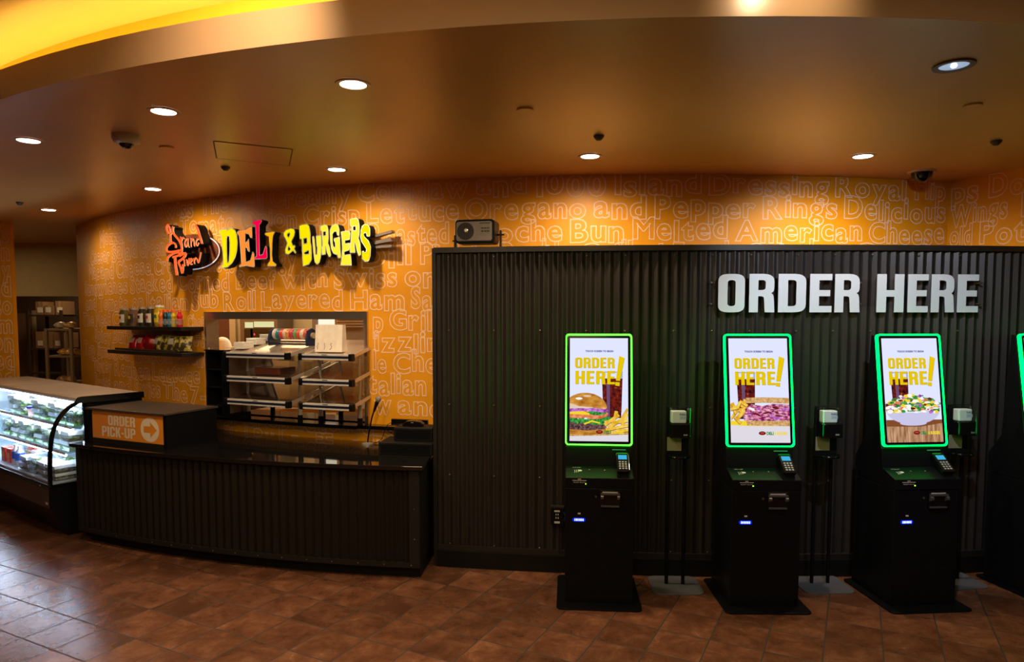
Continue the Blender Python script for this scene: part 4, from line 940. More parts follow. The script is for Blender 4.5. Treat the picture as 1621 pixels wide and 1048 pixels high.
# goods on and in the racks
def rk(o, x, y, z):
    m = Matrix.Rotation(o.rotation_euler.z, 4, 'Z'); v = m @ Vector((x, y, 0)); return (o.location.x+v.x, o.location.y+v.y, .985+z+(.11*max(0, y-.02)/.54+.004 if z > .3 else 0))
t = empty('label_roll_dispenser', rk(ra, .14, .30, .5925), -.36, 'blue-ended roll dispenser with colourful sticker rolls on the left rack', 'label dispenser')
M_navy = mat('navy_plastic', (.008, .02, .07), .35)
for s_ in (-1, 1):
    b = MB(); b.prism([(-.07, 0), (.07, 0), (.08, .05), (.06, .13), (0, .155), (-.06, .13), (-.08, .06)], s_*.20-.008, s_*.20+.008, lambda y_, z_, x_: (x_, y_, z_)); b.build('end_plate', M_navy, t, bevel=.003)
cols_ = [(.6, .55, .5), (.02, .2, .25), (.6, .05, .04), (.7, .5, .4), (.75, .25, .05), (.5, .04, .1), (.15, .3, .1), (.7, .1, .05), (.8, .6, .5), (.6, .1, .05)]
for i, c in enumerate(cols_):
    b = MB(); x0_ = -.185+i*.037; b.tube([(x0_, 0, .10), (x0_+.033, 0, .10)], .048, 16); b.build('sticker_roll', mat('roll_%d' % i, c, .4, noise=.5, nscale=90), t, smooth=40)
b = MB(); b.box(-.19, .19, -.075, -.06, .03, .045); b.box(-.19, .19, .05, .06, .0, .02); b.build('tear_bar', M_steel, t)
b = MB(); b.tube([(.208, 0, .09), (.225, 0, .09)], .026, 14); b.build('knob', mat('tan_knob', (.45, .32, .2), .5), t, smooth=40)
for i, (dx_, lab) in enumerate(((-.265, 'white foam tray stack nearest the front on the left rack'), (-.265, 'middle white foam tray stack on the left rack'), (-.25, 'white foam tray stack farthest back on the left rack'))):
    t = empty('foam_tray_stack', rk(ra, dx_-.02, .16+.15*i, .5925), -.39, lab, 'tray stack', 'foam trays on the display rack')
    b = MB()
    for k in range(3): b.prism([(-.05, k*.016), (.05, k*.016), (.062, k*.016+.026), (-.062, k*.016+.026)], -.06, .06, lambda a, z_, y_: (a, y_, z_))
    b.build('trays', M_white, t, bevel=.002)
# paper bag
t = empty('paper_bag', rk(rb, -.03, .12, .5925), -.30, 'white paper bag with black writing standing on the right rack', 'paper bag')
b = MB(); n = 13; h_ = .225; w_ = .255
vs = []
for j, z_ in enumerate((0, h_*.5, h_)):
    for i in range(n):
        u = i/(n-1); vs.append((-w_/2+w_*u, -.04+.02*(j/2)+.006*sin(i*2.3+j)*(1 if 0 < i < n-1 else 0), z_))
    for i in range(n):
        u = 1-i/(n-1); vs.append((-w_/2+w_*u, .04-.02*(j/2)+.005*sin(i*1.7+j), z_))
N = 2*n; b.add(vs, [(j*N+i, j*N+(i+1) % N, (j+1)*N+(i+1) % N, (j+1)*N+i) for j in range(2) for i in range(N)])
b.add(vs[:N], [tuple(range(N))]); b.build('bag_body', mat('white_kraft_paper', (.84, .76, .66), .7, noise=.08, nscale=20), t, smooth=50)
b = MB(); R = random.Random(3)
for i in range(3):
    x_ = -.095+i*.062; z_ = .02
    for k in range(4): 
        a = R.uniform(-1, 1); l, r = strip([(x_+R.uniform(-.012, .012), z_+k*.014), (x_+R.uniform(-.012, .012), z_+k*.014+.012)], .004); q = l+r[::-1]; b.add([(p[0], -.0485, p[1]) for p in q], [(0, 1, 2, 3)])
b.build('handwriting', lk, t)
b = MB(); b.rbox(-.14, .14, .0, .22, 0, .06, .02); o = b.build('covered_pan', mat('dark_red_brown_pan', (.09, .025, .015), .3)); o.location = rk(ra, .02, .1, .3865); o.rotation_euler.z = -.39; tag(o, 'dark red-brown covered pan on the middle tier of the left rack', 'pan')

# ================================================================ KITCHEN BEHIND
def kx(px, Y, z=1.7):
    d = Y*cos(P)-(z-HC)*sin(P); return (px-810.5)/F*d
def kz(py, Y):
    r = ray(500, py); return HC+r[2]*Y/r[1]
Yk = 9.28
b = MB(); b.box(kx(343, Yk), kx(366, Yk), Yk-.05, Yk, 0, 2.05); struct(b.build('door_1', mat('brown_door', (.10, .03, .015), .5)), 'brown kitchen door seen through the pass-through', 'door')
b = MB(); b.box(kx(366, Yk)+.005, kx(376, Yk), Yk-.07, Yk, 0, 2.15); struct(b.build('trim_4', M_cream))
t = empty('kitchen_oven', (kx(410, 8.6), 8.6, 0), 0, 'dark wall oven with a lit display window in the kitchen', 'oven')
hw = (kx(441, 8.6)-kx(381, 8.6))/2
b = MB(); b.box(-hw, hw, 0, .6, 0, 2.1); b.build('body', mat('oven_brown_steel', (.12, .075, .045), .35, metal=.5), t, bevel=.01)
b = MB(); b.box(-hw*.72, -hw*.30, -.012, 0, kz(519, 8.6), kz(510, 8.6)); b.box(-hw*.24, hw*.80, -.012, 0, kz(518, 8.6), kz(509, 8.6)); b.build('window_glow', emit('oven_light', (.75, .72, .35), 1.0), t)
b = MB(); b.box(-hw*.75, -hw*.3, -.02, 0, kz(545, 8.6), kz(521, 8.6)); b.box(-.1, hw*.85, -.02, 0, kz(552, 8.6), kz(520, 8.6))
for i in range(4): b.box(-.05, hw*.8, -.03, -.02, kz(526+6*i, 8.6), kz(524.5+6*i, 8.6))
b.build('door', M_blackg, t)
b = MB(); b.box(-hw*.23, -hw*.19, -.024, -.012, kz(531, 8.6), kz(528, 8.6)); b.build('indicator', emit('red_led', (1, .02, .05), 5), t)
t = empty('vent_hood', (kx(556, 8.3), 8.3, 0), 0, 'slatted stainless cabinet at the right of the kitchen', 'cabinet')
hw = (kx(585, 8.3)-kx(533, 8.3))/2
b = MB(); b.box(-hw, hw, 0, .7, 0, 2.3); b.build('body', mat('warm_steel', (.24, .17, .11), .35, metal=.7), t, bevel=.01)
b = MB()
for i in range(5): b.box(-hw+.03, hw-.05, -.03, 0, kz(518-4.2*i, 8.3), kz(516-4.2*i, 8.3))
b.build('slats', M_steel, t)
b = MB(); b.box(-hw+.03, hw-.12, -.02, 0, .9, kz(536, 8.3)); b.build('door', mat('brown_panel', (.10, .06, .035), .4), t)
b = MB(); b.box(-.02, .06, -.026, -.02, kz(549, 8.3), kz(546.5, 8.3)); b.build('label_plate', Lw, t)
b = MB(); b.box(kx(505, Yk), kx(530, Yk), Yk-.03, Yk, 1.5, kz(500, Yk)); struct(b.build('window_2', emit('bright_hatch', (1, .86, .66), 1.1)), 'brightly lit hatch at the back of the kitchen', 'window')
b = MB(); b.box(kx(497, Yk), kx(504, Yk), Yk-.08, Yk, 0, 2.6); struct(b.build('trim_5', mat('brown_post', (.16, .09, .05), .5)))
b = MB(); b.box(-4.1, 0.4, 7.3, 7.9, .86, .90); b.build('top', M_steel, None)
pt = bpy.data.objects['top'] if 'top' in bpy.data.objects else None
o = COL.objects[-1] if False else None
for oo in list(COL.objects):
    if oo.type == 'MESH' and oo.name.startswith('top') and oo.parent is None:
        oo.name = 'tmp_top'; prep = oo
pt = empty('prep_table', (-2.2, 7.6, 0), 0, 'stainless prep table inside the kitchen behind the racks', 'table')
prep.name = 'worktop'; prep.parent = pt; prep.location = (2.2, -7.6, 0)
for sx in (-4.0, -2.6, -1.2, .3):
    for yy in (7.35, 7.85):
        b = MB(); b.tube([(sx, yy, 0), (sx, yy, .86)], .02, 8); o = b.build('leg', M_steel, pt); o.location = (2.2, -7.6, 0)
for i, (px, Y, w_, h_, c, lab) in enumerate(((470, 7.6, .30, .30, (.35, .30, .22), 'cream ribbed bin on the prep table'), (520, 7.5, .22, .34, (.50, .42, .32), 'pale box on the prep table under the bright hatch'), (390, 7.6, .34, .16, (.08, .05, .03), 'dark tub on the prep table'))):
    b = MB(); b.rbox(-w_/2, w_/2, -.12, .12, 0, h_, .02); b.box(-w_/2-.01, w_/2+.01, -.13, .13, h_, h_+.015); o = b.build('food_bin', mat('bin_%d' % i, c, .5)); o.location = (kx(px, Y, 1.1), Y, .9005); tag(o, lab, 'bin')
# white cap hanging on the jamb shelf
x, y = kx(352, 6.95), 6.95
t = empty('baseball_cap', (x, y, kz(549, 6.95)), rad(200), 'white baseball cap at the left inside the pass-through', 'cap')
b = MB(); prof = [(.085*cos(rad(q)), .10*sin(rad(q))) for q in range(0, 91, 10)]; b.lathe([(max(r, .002), z) for r, z in prof], (0, 0, .0), 20); b.build('crown', mat('white_cotton', (.65, .60, .52), .8), t, smooth=60)
b = MB(); b.prism([(.08*cos(rad(a)), .08*sin(rad(a))-.02) for a in range(200, 341, 20)]+[(.06, -.13), (0, -.15), (-.06, -.13)][::1], 0.0, .006, lambda a, c, z: (a, c, z)); b.build('brim', mat('white_cotton', (.65, .60, .52), .8), t)
z_ = kz(549, 6.95)
b = MB(); b.box(x-.16, x+.16, y-.14, y+.14, z_-.03, z_-.001); b.box(x-.02, x+.02, y-.02, y+.02, 0, z_-.03); b.box(x-.12, x+.12, y-.1, y+.1, 0, .03); tag(b.build('stock_shelf', M_steel), 'small steel pedestal shelf holding the white cap', 'shelf')

# corridor store
Yr = 12.85
b = MB(); b.box(kx(28, Yr), kx(54, Yr), Yr-.05, Yr, 0, 1.95); struct(b.build('door_2', mat('tan_store_door', (.26, .15, .07), .5)), 'tan storeroom door down the dark corridor', 'door')
b = MB(); b.box(kx(54, Yr)+.01, kx(58, Yr), Yr-.07, Yr, 0, 2.0); struct(b.build('trim_6', M_cream))
def wire_rack(x0, x1, Y, h, lv, label, mt):
    t = empty('storage_rack', ((x0+x1)/2, Y, 0), 0, label, 'storage rack'); hw = (x1-x0)/2
    for sx in (-hw, hw):
        for sy in (-.25, .25):
            b = MB(); b.box(sx-.02, sx+.02, sy-.02, sy+.02, 0, h); b.build('post', mt, t)
    for z in lv:
        b = MB(); b.box(-hw, hw, -.25, .25, z-.03, z); b.build('rack_shelf', mt, t)
    return t
M_rk = mat('pale_rack_metal', (.40, .30, .18), .4, metal=.4)
xa, xb = kx(90, 10.9), kx(128, 10.9)
wire_rack(xa, xb, 10.9, 1.70, (.35, .85, 1.28, 1.70), 'pale metal storage rack with bread bags in the corridor', M_rk)
wire_rack(kx(60, 12.3), kx(112, 12.3), 12.3, 2.0, (.4, .9, 1.33, 1.92), 'dark storage rack with cardboard boxes deep in the corridor', mat('dark_rack_metal', (.05, .03, .02), .5))
M_card = mat('cardboard', (.30, .17, .075), .7, noise=.1, nscale=6)
for i, (p0, p1, z0, z1) in enumerate(((62, 88, 1.33, 1.62), (90, 112, 1.33, 1.60), (64, 75, 1.92, 2.15), (77, 92, 1.92, 2.08), (95, 108, 1.92, 2.16))):
    a0, a1 = kx(p0, 12.2), kx(p1, 12.2); b = MB(); b.box(a0, a1, 12.10, 12.4, z0+.001, z1); b.box((a0+a1)/2-.02, (a0+a1)/2+.02, 12.098, 12.40, z0+.02, z1+.001, 1); b.box(a0+.03, a0+.12, 12.096, 12.10, z0+.04, z0+.13, 2)
    tag(b.build('cardboard_box', [M_card, mat('parcel_tape', (.40, .26, .12), .3), Lw]), ['cardboard box with white label on the middle shelf of the corridor rack, left', 'cardboard box on the middle shelf of the corridor rack, right', 'small cardboard box on the top of the corridor rack, left', 'lowest cardboard box on the top of the corridor rack', 'cardboard box on the top of the corridor rack, right'][i], 'box', 'boxes on the corridor rack')
for i, (px, z0, c) in enumerate(((101, 1.281, (.62, .30, .07)), (110, 1.281, (.6, .34, .10)), (119, 1.281, (.55, .28, .08)), (98, .851, (.35, .2, .08)), (110, .851, (.45, .25, .1)), (97, 1.701, (.5, .4, .3)), (114, 1.701, (.55, .3, .12)))):
    b = MB(); b.lathe([(.02, 0), (.055, .02), (.062, .06), (.045, .11), (.015, .13)], (0, 0, 0), 12); b.v = [(x_*1.35+.01*sin(z_*80), y_*1.5, z_*.8+.006*sin(x_*90)*(z_ > .01)) for x_, y_, z_ in b.v]; o = b.build('bread_bag', mat('bread_%d' % i, c, .3, coat=.6, noise=.4, nscale=15), smooth=60); o.location = (kx(px, 10.8), 10.78, z0); tag(o, ['bread bag at the left of the middle rack shelf', 'bread bag in the centre of the middle rack shelf', 'bread bag at the right of the middle rack shelf', 'dark bread bag at the left of the lower rack shelf', 'bread bag at the right of the lower rack shelf', 'pale bag on top of the pale rack, left', 'brown bread bag on top of the pale rack, right'][i], 'bread bag', 'bread bags on the pale rack')

# ================================================================ REFRIGERATED CASE
rc = empty('refrigerated_case', (-3.87, 5.77, 0), rad(-36.7), 'curved-glass refrigerated display case with lit salads at the left', 'display case')
CL = -2.8; CD = .70
mpx = lambda y, z, x: (x, y, z)
body = [(.05, 0), (.02, .08), (-.072, .25), (-.078, .44), (-.07, .455), (.68, .455), (.70, .44), (.70, 0)]
b = MB(); b.prism(body, CL, -.03, mpx); b.build('lower_body', mat('case_black_panel', (.012, .011, .012), .3), rc, bevel=.003)
b = MB(); b.box(CL, -.03, -.085, -.079, .27, .42); b.box(-.09, -.05, -.088, -.085, .29, .31, 1); b.build('front_panel', [mat('case_front_brown', (.05, .03, .022), .35), M_icon], rc)
b = MB(); b.box(-.20, -.185, -.089, -.086, .43, .445); b.build('badge', M_alu, rc)
gp = [(-.072, .46), (-.068, .62), (-.058, .78), (-.038, .90), (0.0, 1.00), (.06, 1.08), (.135, 1.135), (.19, 1.155)]
gp = smoothpts(gp, 3)
b = MB(); n = len(gp); vs = [(CL, y, z) for y, z in gp]+[(-.032, y, z) for y, z in gp]; b.add(vs, [(i, i+1, n+i+1, n+i) for i in range(n-1)]); b.build('curved_glass', glass('case_glass', (.95, .98, 1), .02, .03), rc, smooth=60)
# end panel glass with black rim
b = MB(); l, r = strip(gp, .026); q = l+r[::-1]; b.prism(q, -.032, .0, mpx); b.box(-.032, 0, -.075, .20, .440, .462); b.box(-.032, 0, .20, .23, .44, 1.15); b.build('end_frame', M_blackg, rc)
b = MB(); q = gp+[(.20, 1.15), (.20, .46)]; b.prism(q, -.018, -.014, mpx); b.build('end_glass', glass('case_glass', (.95, .98, 1), .02, .03), rc)
b = MB(); b.box(-.03, 0, .23, CD, .0, 1.15); b.prism(body, -.03, 0, mpx); b.build('end_panel', M_black, rc, bevel=.002)
b = MB(); b.prism([(.15, 1.15), (.145, 1.165), (.155, 1.182), (.18, 1.19), (CD, 1.19), (CD, 1.15)], CL, -.0, mpx); b.build('top_panel', mat('taupe_steel_top', (.62, .50, .42), .35, metal=.3, noise=.08, nscale=4), rc)
b = MB(); b.prism([(.145, 1.14), (.14, 1.168), (.155, 1.19), (.18, 1.197), (CD+.01, 1.197), (CD+.01, 1.14)], .0, .02, mpx); b.build('top_end_cap', M_blackg, rc)
M_cin = mat('case_white_liner', (.62, .68, .74), .4)
b = MB(); b.box(CL, -.03, .62, .66, .455, 1.15); b.build('back_liner', M_cin, rc); b = MB(); b.box(CL, -.035, -.05, .62, .456, .475); b.build('case_deck', mat('case_deck', (.45, .5, .55), .3), rc)
b = MB(); b.box(CL, CL+.02, -.05, .66, .456, 1.15); b.build('inner_end', M_cin, rc)
TUBE = emit('case_tube_light', (.66, .78, 1.0), 48)
for i, (y_, z_) in enumerate(((.24, 1.125), (.13, .905), (.07, .69))):
    b = MB(); b.tube([(CL+.05, y_, z_), (-.06, y_, z_)], .011 if i else .016, 8); b.build('light_tube', TUBE, rc)
M_shg = glass('shelf_glass', (.85, .95, .95), .05, .03)
for i, (y0_, z_) in enumerate(((.12, .92), (.06, .705))):
    b = MB(); b.box(CL+.02, -.035, y0_, .62, z_, z_+.008); b.build('glass_shelf', M_shg, rc)
    b = MB(); b.box(CL+.02, -.035, y0_-.012, y0_, z_-.006, z_+.022, 0)
    R = random.Random(i)
    for k in range(9):
        xx = -.15-k*.26+R.uniform(-.03, .03); b.box(xx-.03, xx+.03, y0_-.0135, y0_-.012, z_-.002, z_+.018, 1)
    b.build('price_strip', [M_alu, mat('orange_price_tag', (.55, .32, .08), .6)], rc)
# food containers: clear clamshells with salad, each a thing of its own
M_clam = glass('clamshell_plastic', (.92, .97, 1), .10, .15)
def salad_mat(n, a, b_, c):
    m = mat(n, a, .4); nt = m.node_tree; bs = nt.nodes['Principled BSDF']; tc = nt.nodes.new('ShaderNodeTexCoord'); v = nt.nodes.new('ShaderNodeTexVoronoi'); v.inputs['Scale'].default_value = 45
    r = nt.nodes.new('ShaderNodeValToRGB'); e = r.color_ramp.elements; e[0].color = (*a, 1); e[1].color = (*c, 1); k = e.new(.5); k.color = (*b_, 1); nt.links.new(tc.outputs['Object'], v.inputs['Vector'])
    s_ = nt.nodes.new('ShaderNodeSeparateColor'); nt.links.new(v.outputs['Color'], s_.inputs[0]); nt.links.new(s_.outputs[0], r.inputs[0]); nt.links.new(r.outputs[0], bs.inputs['Base Color']); return m
SM = [salad_mat('salad_green', (.03, .13, .01), (.20, .30, .05), (.65, .65, .45)), salad_mat('salad_pale', (.25, .30, .12), (.60, .60, .45), (.12, .20, .03)), salad_mat('wrap_filling', (.55, .50, .38), (.30, .28, .12), (.7, .66, .6))]
M_lidw = mat('frosted_lid', (.72, .77, .80), .25, alpha=.75); M_lidb = mat('blue_lid', (.02, .04, .45), .35); M_redf = mat('red_pack', (.75, .05, .02), .35); M_bluef = mat('blue_pack', (.02, .12, .65), .3)
def proto_clam(w, d, h, sm, lid):
    t = empty('salad_container', (0, 0, 0), 0)
    b = MB(); q = [(-w/2+.008, 0), (w/2-.008, 0), (w/2, h*.6), (-w/2, h*.6)]; b.prism(q, -d/2, d/2, lambda a, z, y: (a, y, z)); b.build('tub', M_clam, t)
    b = MB(); nn = 7; R = random.Random(int(w*1000+h*77)); vs = []
    for j in range(nn):
        for i in range(nn):
            e = 0 if i in (0, nn-1) or j in (0, nn-1) else 1
            vs.append((-w/2+.014+(w-.028)*i/(nn-1), -d/2+.006+(d-.012)*j/(nn-1), h*.35+e*R.uniform(.15, .5)*h))
    fs = [(j*nn+i, j*nn+i+1, (j+1)*nn+i+1, (j+1)*nn+i) for j in range(nn-1) for i in range(nn-1)]
    o0 = nn*nn; per = [i for i in range(nn)]+[j*nn+nn-1 for j in range(1, nn)]+[(nn-1)*nn+i for i in range(nn-2, -1, -1)]+[j*nn for j in range(nn-2, 0, -1)]
    vs += [(vs[i][0]*.9, vs[i][1]*.95, .004) for i in per]; np_ = len(per)
    fs += [(per[k], o0+k, o0+(k+1) % np_, per[(k+1) % np_]) for k in range(np_)]
    b.add(vs, fs); b.build('filling', sm, t)
    b = MB(); b.prism([(-w/2-.003, h*.6), (w/2+.003, h*.6), (w/2+.003, h*.66), (w/2-.01, h), (-w/2+.01, h), (-w/2-.003, h*.66)], -d/2-.003, d/2+.003, lambda a, z, y: (a, y, z)); b.build('lid', lid, t)
    return t
pr = [proto_clam(.19, .15, .075, SM[0], M_clam), proto_clam(.16, .13, .085, SM[1], M_lidw), proto_clam(.20, .16, .065, SM[2], M_lidw)]
def w_case(x, y, z):
    v = Matrix.Rotation(rad(-36.7), 4, 'Z') @ Vector((x, y, 0)); return (-3.87+v.x, 5.77+v.y, z)
R = random.Random(11); first = [True]*3
SHN = {.9285: 'top shelf', .7135: 'middle shelf', .4755: 'bottom deck'}
ORDN = ['first', 'second', 'third', 'fourth', 'fifth', 'sixth', 'seventh', 'eighth']
def put_clam(k, x, y, z, lab, dark=False):
    if first[k]: o = pr[k]; first[k] = False
    else: o = copy_tree(pr[k])
    o.location = w_case(x, y, z); o.rotation_euler = (0, 0, rad(-36.7+R.uniform(-4, 4)))
    o['label'] = lab; o['category'] = 'food container'; o['group'] = 'food containers in the refrigerated case'
for z, y0_, ks, stack in ((.9285, .22, [0, 0, 1, 0, 1], 2), (.7135, .17, [1, 1, 0, 1, 0], 2), (.4755, .06, [2, 2, 0, 2], 2)):
    for rowi in range(2):
        for i in range(8 if z > .5 else 6):
            k = ks[(i+rowi) % len(ks)]; x = -.16-i*.205
            y = y0_+rowi*.165
            if z < .5 and i >= 4 and rowi == 0: continue
            for s_ in range(stack):
                h = (.075, .085, .065)[k]
                if z > .9 and i == 5 and rowi == 0: continue
                put_clam(k, x, y, z+s_*(h+.001), '%s box, %s, %s row, %s from right, %s' % (('clear green salad', 'frosted pale salad', 'white-lidded wrap')[k], 'upper of two' if s_ else 'lower of two', ('front', 'back')[rowi], ORDN[i], SHN[z]))
t = empty('dip_tub', w_case(-.16-5*.205, .22, .9285), rad(-36.7), 'clear tub with a blue lid on the top shelf of the lit case', 'tub')
b = MB(); b.lathe([(.05, 0), (.06, .07)], (0, 0, 0), 18); b.build('tub', mat('pinkish_dip', (.55, .25, .22), .4), t, smooth=40)
b = MB(); b.lathe([(.066, .07), (.066, .085), (.06, .09)], (0, 0, 0), 18); b.build('lid', M_lidb, t, smooth=40)
for i, (x, y, m_, nm, lab) in enumerate(((-1.02, .03, M_bluef, 'water_bottle', 'front blue-labelled bottle on the bottom deck of the lit case'), (-1.14, .04, M_bluef, 'water_bottle', 'blue-labelled bottle behind glass left of the front blue one'), (-1.28, .05, M_redf, 'juice_pack', 'red pack left of the blue bottles on the bottom deck'), (-1.42, .05, M_redf, 'juice_pack', 'red pack farther left on the bottom deck'), (-1.03, .20, M_redf, 'juice_pack', 'red pack directly behind the front blue bottle'), (-.90, .16, M_bluef, 'water_bottle', 'blue pack beside the wraps on the bottom deck'), (-1.18, .20, M_redf, 'juice_pack', 'red and orange pack behind the second blue bottle'))):
    t = empty(nm, w_case(x, y, .4755), rad(-36.7), lab, 'drink', 'drinks on the bottom deck of the case')
    if nm == 'water_bottle':
        b = MB(); b.lathe([(.035, 0), (.038, .01), (.038, .06), (.038, .13), (.015, .17), (.015, .18)], (0, 0, 0), 16, [1, 1, 0, 1, 1]); b.build('bottle_body', [m_, M_gel], t, smooth=40)
        b = MB(); b.lathe([(.018, .18), (.018, .195)], (0, 0, 0), 12); b.build('cap', Lw, t, smooth=40)
    else:
        b = MB(); b.rbox(-.05, .05, -.035, .035, 0, .14, .012); b.build('pack_body', [m_], t, bevel=.004)
        b = MB(); b.box(-.035, .035, -.0365, -.035, .05, .10); b.build('pack_label', mat('orange_patch', (.9, .35, .05), .4), t)

# ================================================================ THINGS ON THE COUNTER (right)
def cpos(px, py): return onz(px, py, CZ)
x, y = cpos(582, 704)
t = empty('gooseneck_microphone', (x, y, CZ), 0, 'gooseneck microphone standing on the counter by the pass-through window', 'microphone')
b = MB(); b.lathe([(.045, 0), (.045, .012), (.02, .02)], (0, 0, 0), 18); b.build('base', M_alu, t, smooth=40)
hd = (.085, -.0, .36)
pts = smoothpts([(0, 0, .02), (.012, 0, .10), (.03, 0, .19), (.045, 0, .25), (.065, 0, .30)], 5); b = MB(); b.tube(pts, .0065, 8); b.build('gooseneck', M_black, t, smooth=60)
b = MB(); b.tube([(.055, 0, .275), (.07, 0, .32), (.083, 0, .355)], [.009, .013, .018], 12); b.build('handle', M_black, t, smooth=60)
b = MB(); b.lathe([(.008, -.024), (.020, -.014), (.025, 0), (.022, .014), (.012, .023), (.002, .026)], (.092, 0, .378), 16); b.build('microphone_head', mat('grille_grey', (.35, .33, .32), .5, metal=.5, bump=.6, nscale=400), t, smooth=60)
b = MB(); b.tube(smoothpts([(.03, .02, .006), (.10, .06, .03), (.16, .03, .16), (.22, .05, .17), (.28, .05, .14)], 5), .003, 6); b.build('cable', M_black, t)
# stacked equipment
x0_, y0_ = cpos(593, 722); x1_, y1_ = cpos(678, 726)
ang = math.atan2(y1_-y0_, x1_-x0_)*.6
t = empty('receipt_printer', (-1.03, 5.20, CZ), rad(-9), 'low wide black till box at the right end of the counter', 'till box')
b = MB(); b.box(0, .43, 0, .27, 0, .095); b.build('body', M_blackm, t, bevel=.006); b = MB(); b.box(.02, .41, -.004, 0, .015, .08); b.build('drawer_front', M_black, t)
b = MB(); b.box(.19, .23, -.008, -.004, .045, .052); b.build('handle', M_blackg, t)
t.name = 'till_box'
v = Matrix.Rotation(rad(-9), 4, 'Z') @ Vector((.10, .07, 0))
t2 = empty('cash_register', (-1.03+v.x, 5.20+v.y, CZ+.0955), rad(-9), 'black box stacked on top of the low till box on the counter', 'machine')
b = MB(); b.box(0, .31, 0, .19, 0, .105); b.build('body', M_blackm, t2, bevel=.006); b = MB(); b.box(.015, .295, -.003, 0, .02, .09); b.build('front_panel', M_black, t2)
v2 = Matrix.Rotation(rad(-9), 4, 'Z') @ Vector((.05, .06, 0))
t3 = empty('barcode_scanner', (t2.location.x+v2.x, t2.location.y+v2.y, CZ+.201), rad(-9), 'small black handheld scanner lying on the stacked box', 'scanner')
b = MB(); prof = [(0, 0), (.16, 0), (.165, .02), (.14, .038), (.08, .045), (.03, .038), (0, .015)]
b.prism(prof, 0, .07, lambda a, z_, y_: (a, y_, z_)); b.build('shell', M_blackg, t3, bevel=.01, bseg=3)
b = MB(); b.box(.072, .092, -.001, .002, .028, .034); b.build('mark', M_alu, t3)
b = MB(); b.tube(smoothpts([(0, .03, .012), (-.07, .03, .005), (-.15, .02, -.02), (-.08, .08, -.09), (-.02, .05, -.095)], 5), .003, 6); b.build('cord', M_black, t3)
t4 = empty('point_of_sale_monitor', (-.86, 5.565, CZ), rad(-13), 'black monitor seen edge-on behind the stacked till boxes', 'monitor')
b = MB(); b.box(-.145, .175, .0, .03, .16, .215); b.build('screen_housing', M_blackg, t4, bevel=.006); b = MB(); b.box(0, .05, .0, .03, 0, .16); b.box(-.06, .10, -.01, .05, 0, .012); b.build('stand', M_black, t4)
b = MB(); b.tube(smoothpts([(-.66, 5.36, CZ+.01), (-.63, 5.33, CZ+.06), (-.65, 5.30, CZ+.12), (-.62, 5.34, CZ+.17), (-.64, 5.42, CZ+.10), (-.63, 5.38, CZ+.01)], 5), .006, 6); tag(b.build('cable_bundle', mat('brown_cable', (.12, .05, .03), .5), smooth=60), 'tangle of brown and black cables beside the partition end', 'cable')

# ================================================================ SPEAKER ON THE PARTITION
th = -.1555; x, y = PAR.p(th, 13.80)
t = empty('loudspeaker', (x, y, PH+.004), th-.05, 'black and silver speaker with tilting bracket standing on top of the partition', 'speaker')
mpb = lambda a, z, y_: (a, y_, z)
b = MB(); b.rbox(-.15, .15, -.09, .07, .03, .205, .028, axis='y', n=5); o = b.build('cabinet', M_black, t, bevel=.006)
b = MB(); b.rbox(-.138, .132, -.096, -.09, .048, .188, .016, axis='y', n=4); fp = b.build('face_plate', mat('silver_face', (.20, .165, .15), .4, metal=.6), t); 
b = MB(); b.rbox(.042, .120, -.0985, -.096, .095, .176, .003, axis='y'); b.build('badge_panel', mat('badge_silver', (.15, .13, .10), .35, metal=.7), t)
b = MB(); b.box(.040, .120, -.0990, -.0985, .172, .178)
for r_ in range(2):
    w, vs, fs = text('W', offset=.06)[0], None, None
    for c in range(3):
        vs, fs = fill([[(0, .5), (.5, 1), (1, .5), (1, .9), (.5, .2), (0, .9)]]); vs, fs = fill([ell(.5, .5, .5, .3, 10)])
        b.add([(.052+c*.021+v_[0]*.02, -.0992, .106+r_*.022+v_[1]*.02) for v_ in vs], fs)
b.build('badge_print', lk, t)
b = MB(); b.tube([(-.068, -.094, .118), (-.068, -.0975, .118)], .064, 28); cone = b.build('speaker_cone', mat('cone_black', (.008, .007, .007), .5), t)
b = MB()
for i in range(-5, 6):
    hh = math.sqrt(max(0, .059**2-(i*.0105)**2)); b.box(-.068+i*.0105-.0018, -.068+i*.0105+.0018, -.101, -.0975, .118-hh, .118+hh)
b.build('grille_bars', mat('grille_bar', (.05, .04, .035), .4, metal=.5), t)
b = MB(); b.tube([(-.062, -.0975, .124), (-.062, -.106, .124)], [.017, .010], 20); b.build('dust_cap', M_alu, t, smooth=40)
b = MB(); b.box(-.178, -.168, -.02, .02, 0, .10); b.box(.172, .182, -.02, .02, 0, .13); b.box(-.178, .182, -.02, .02, 0, .006); b.tube([(.15, 0, .098), (.205, 0, .098)], .006, 8); b.tube([(-.15, 0, .06), (-.195, 0, .06)], .006, 8); b.build('bracket', M_black, t)

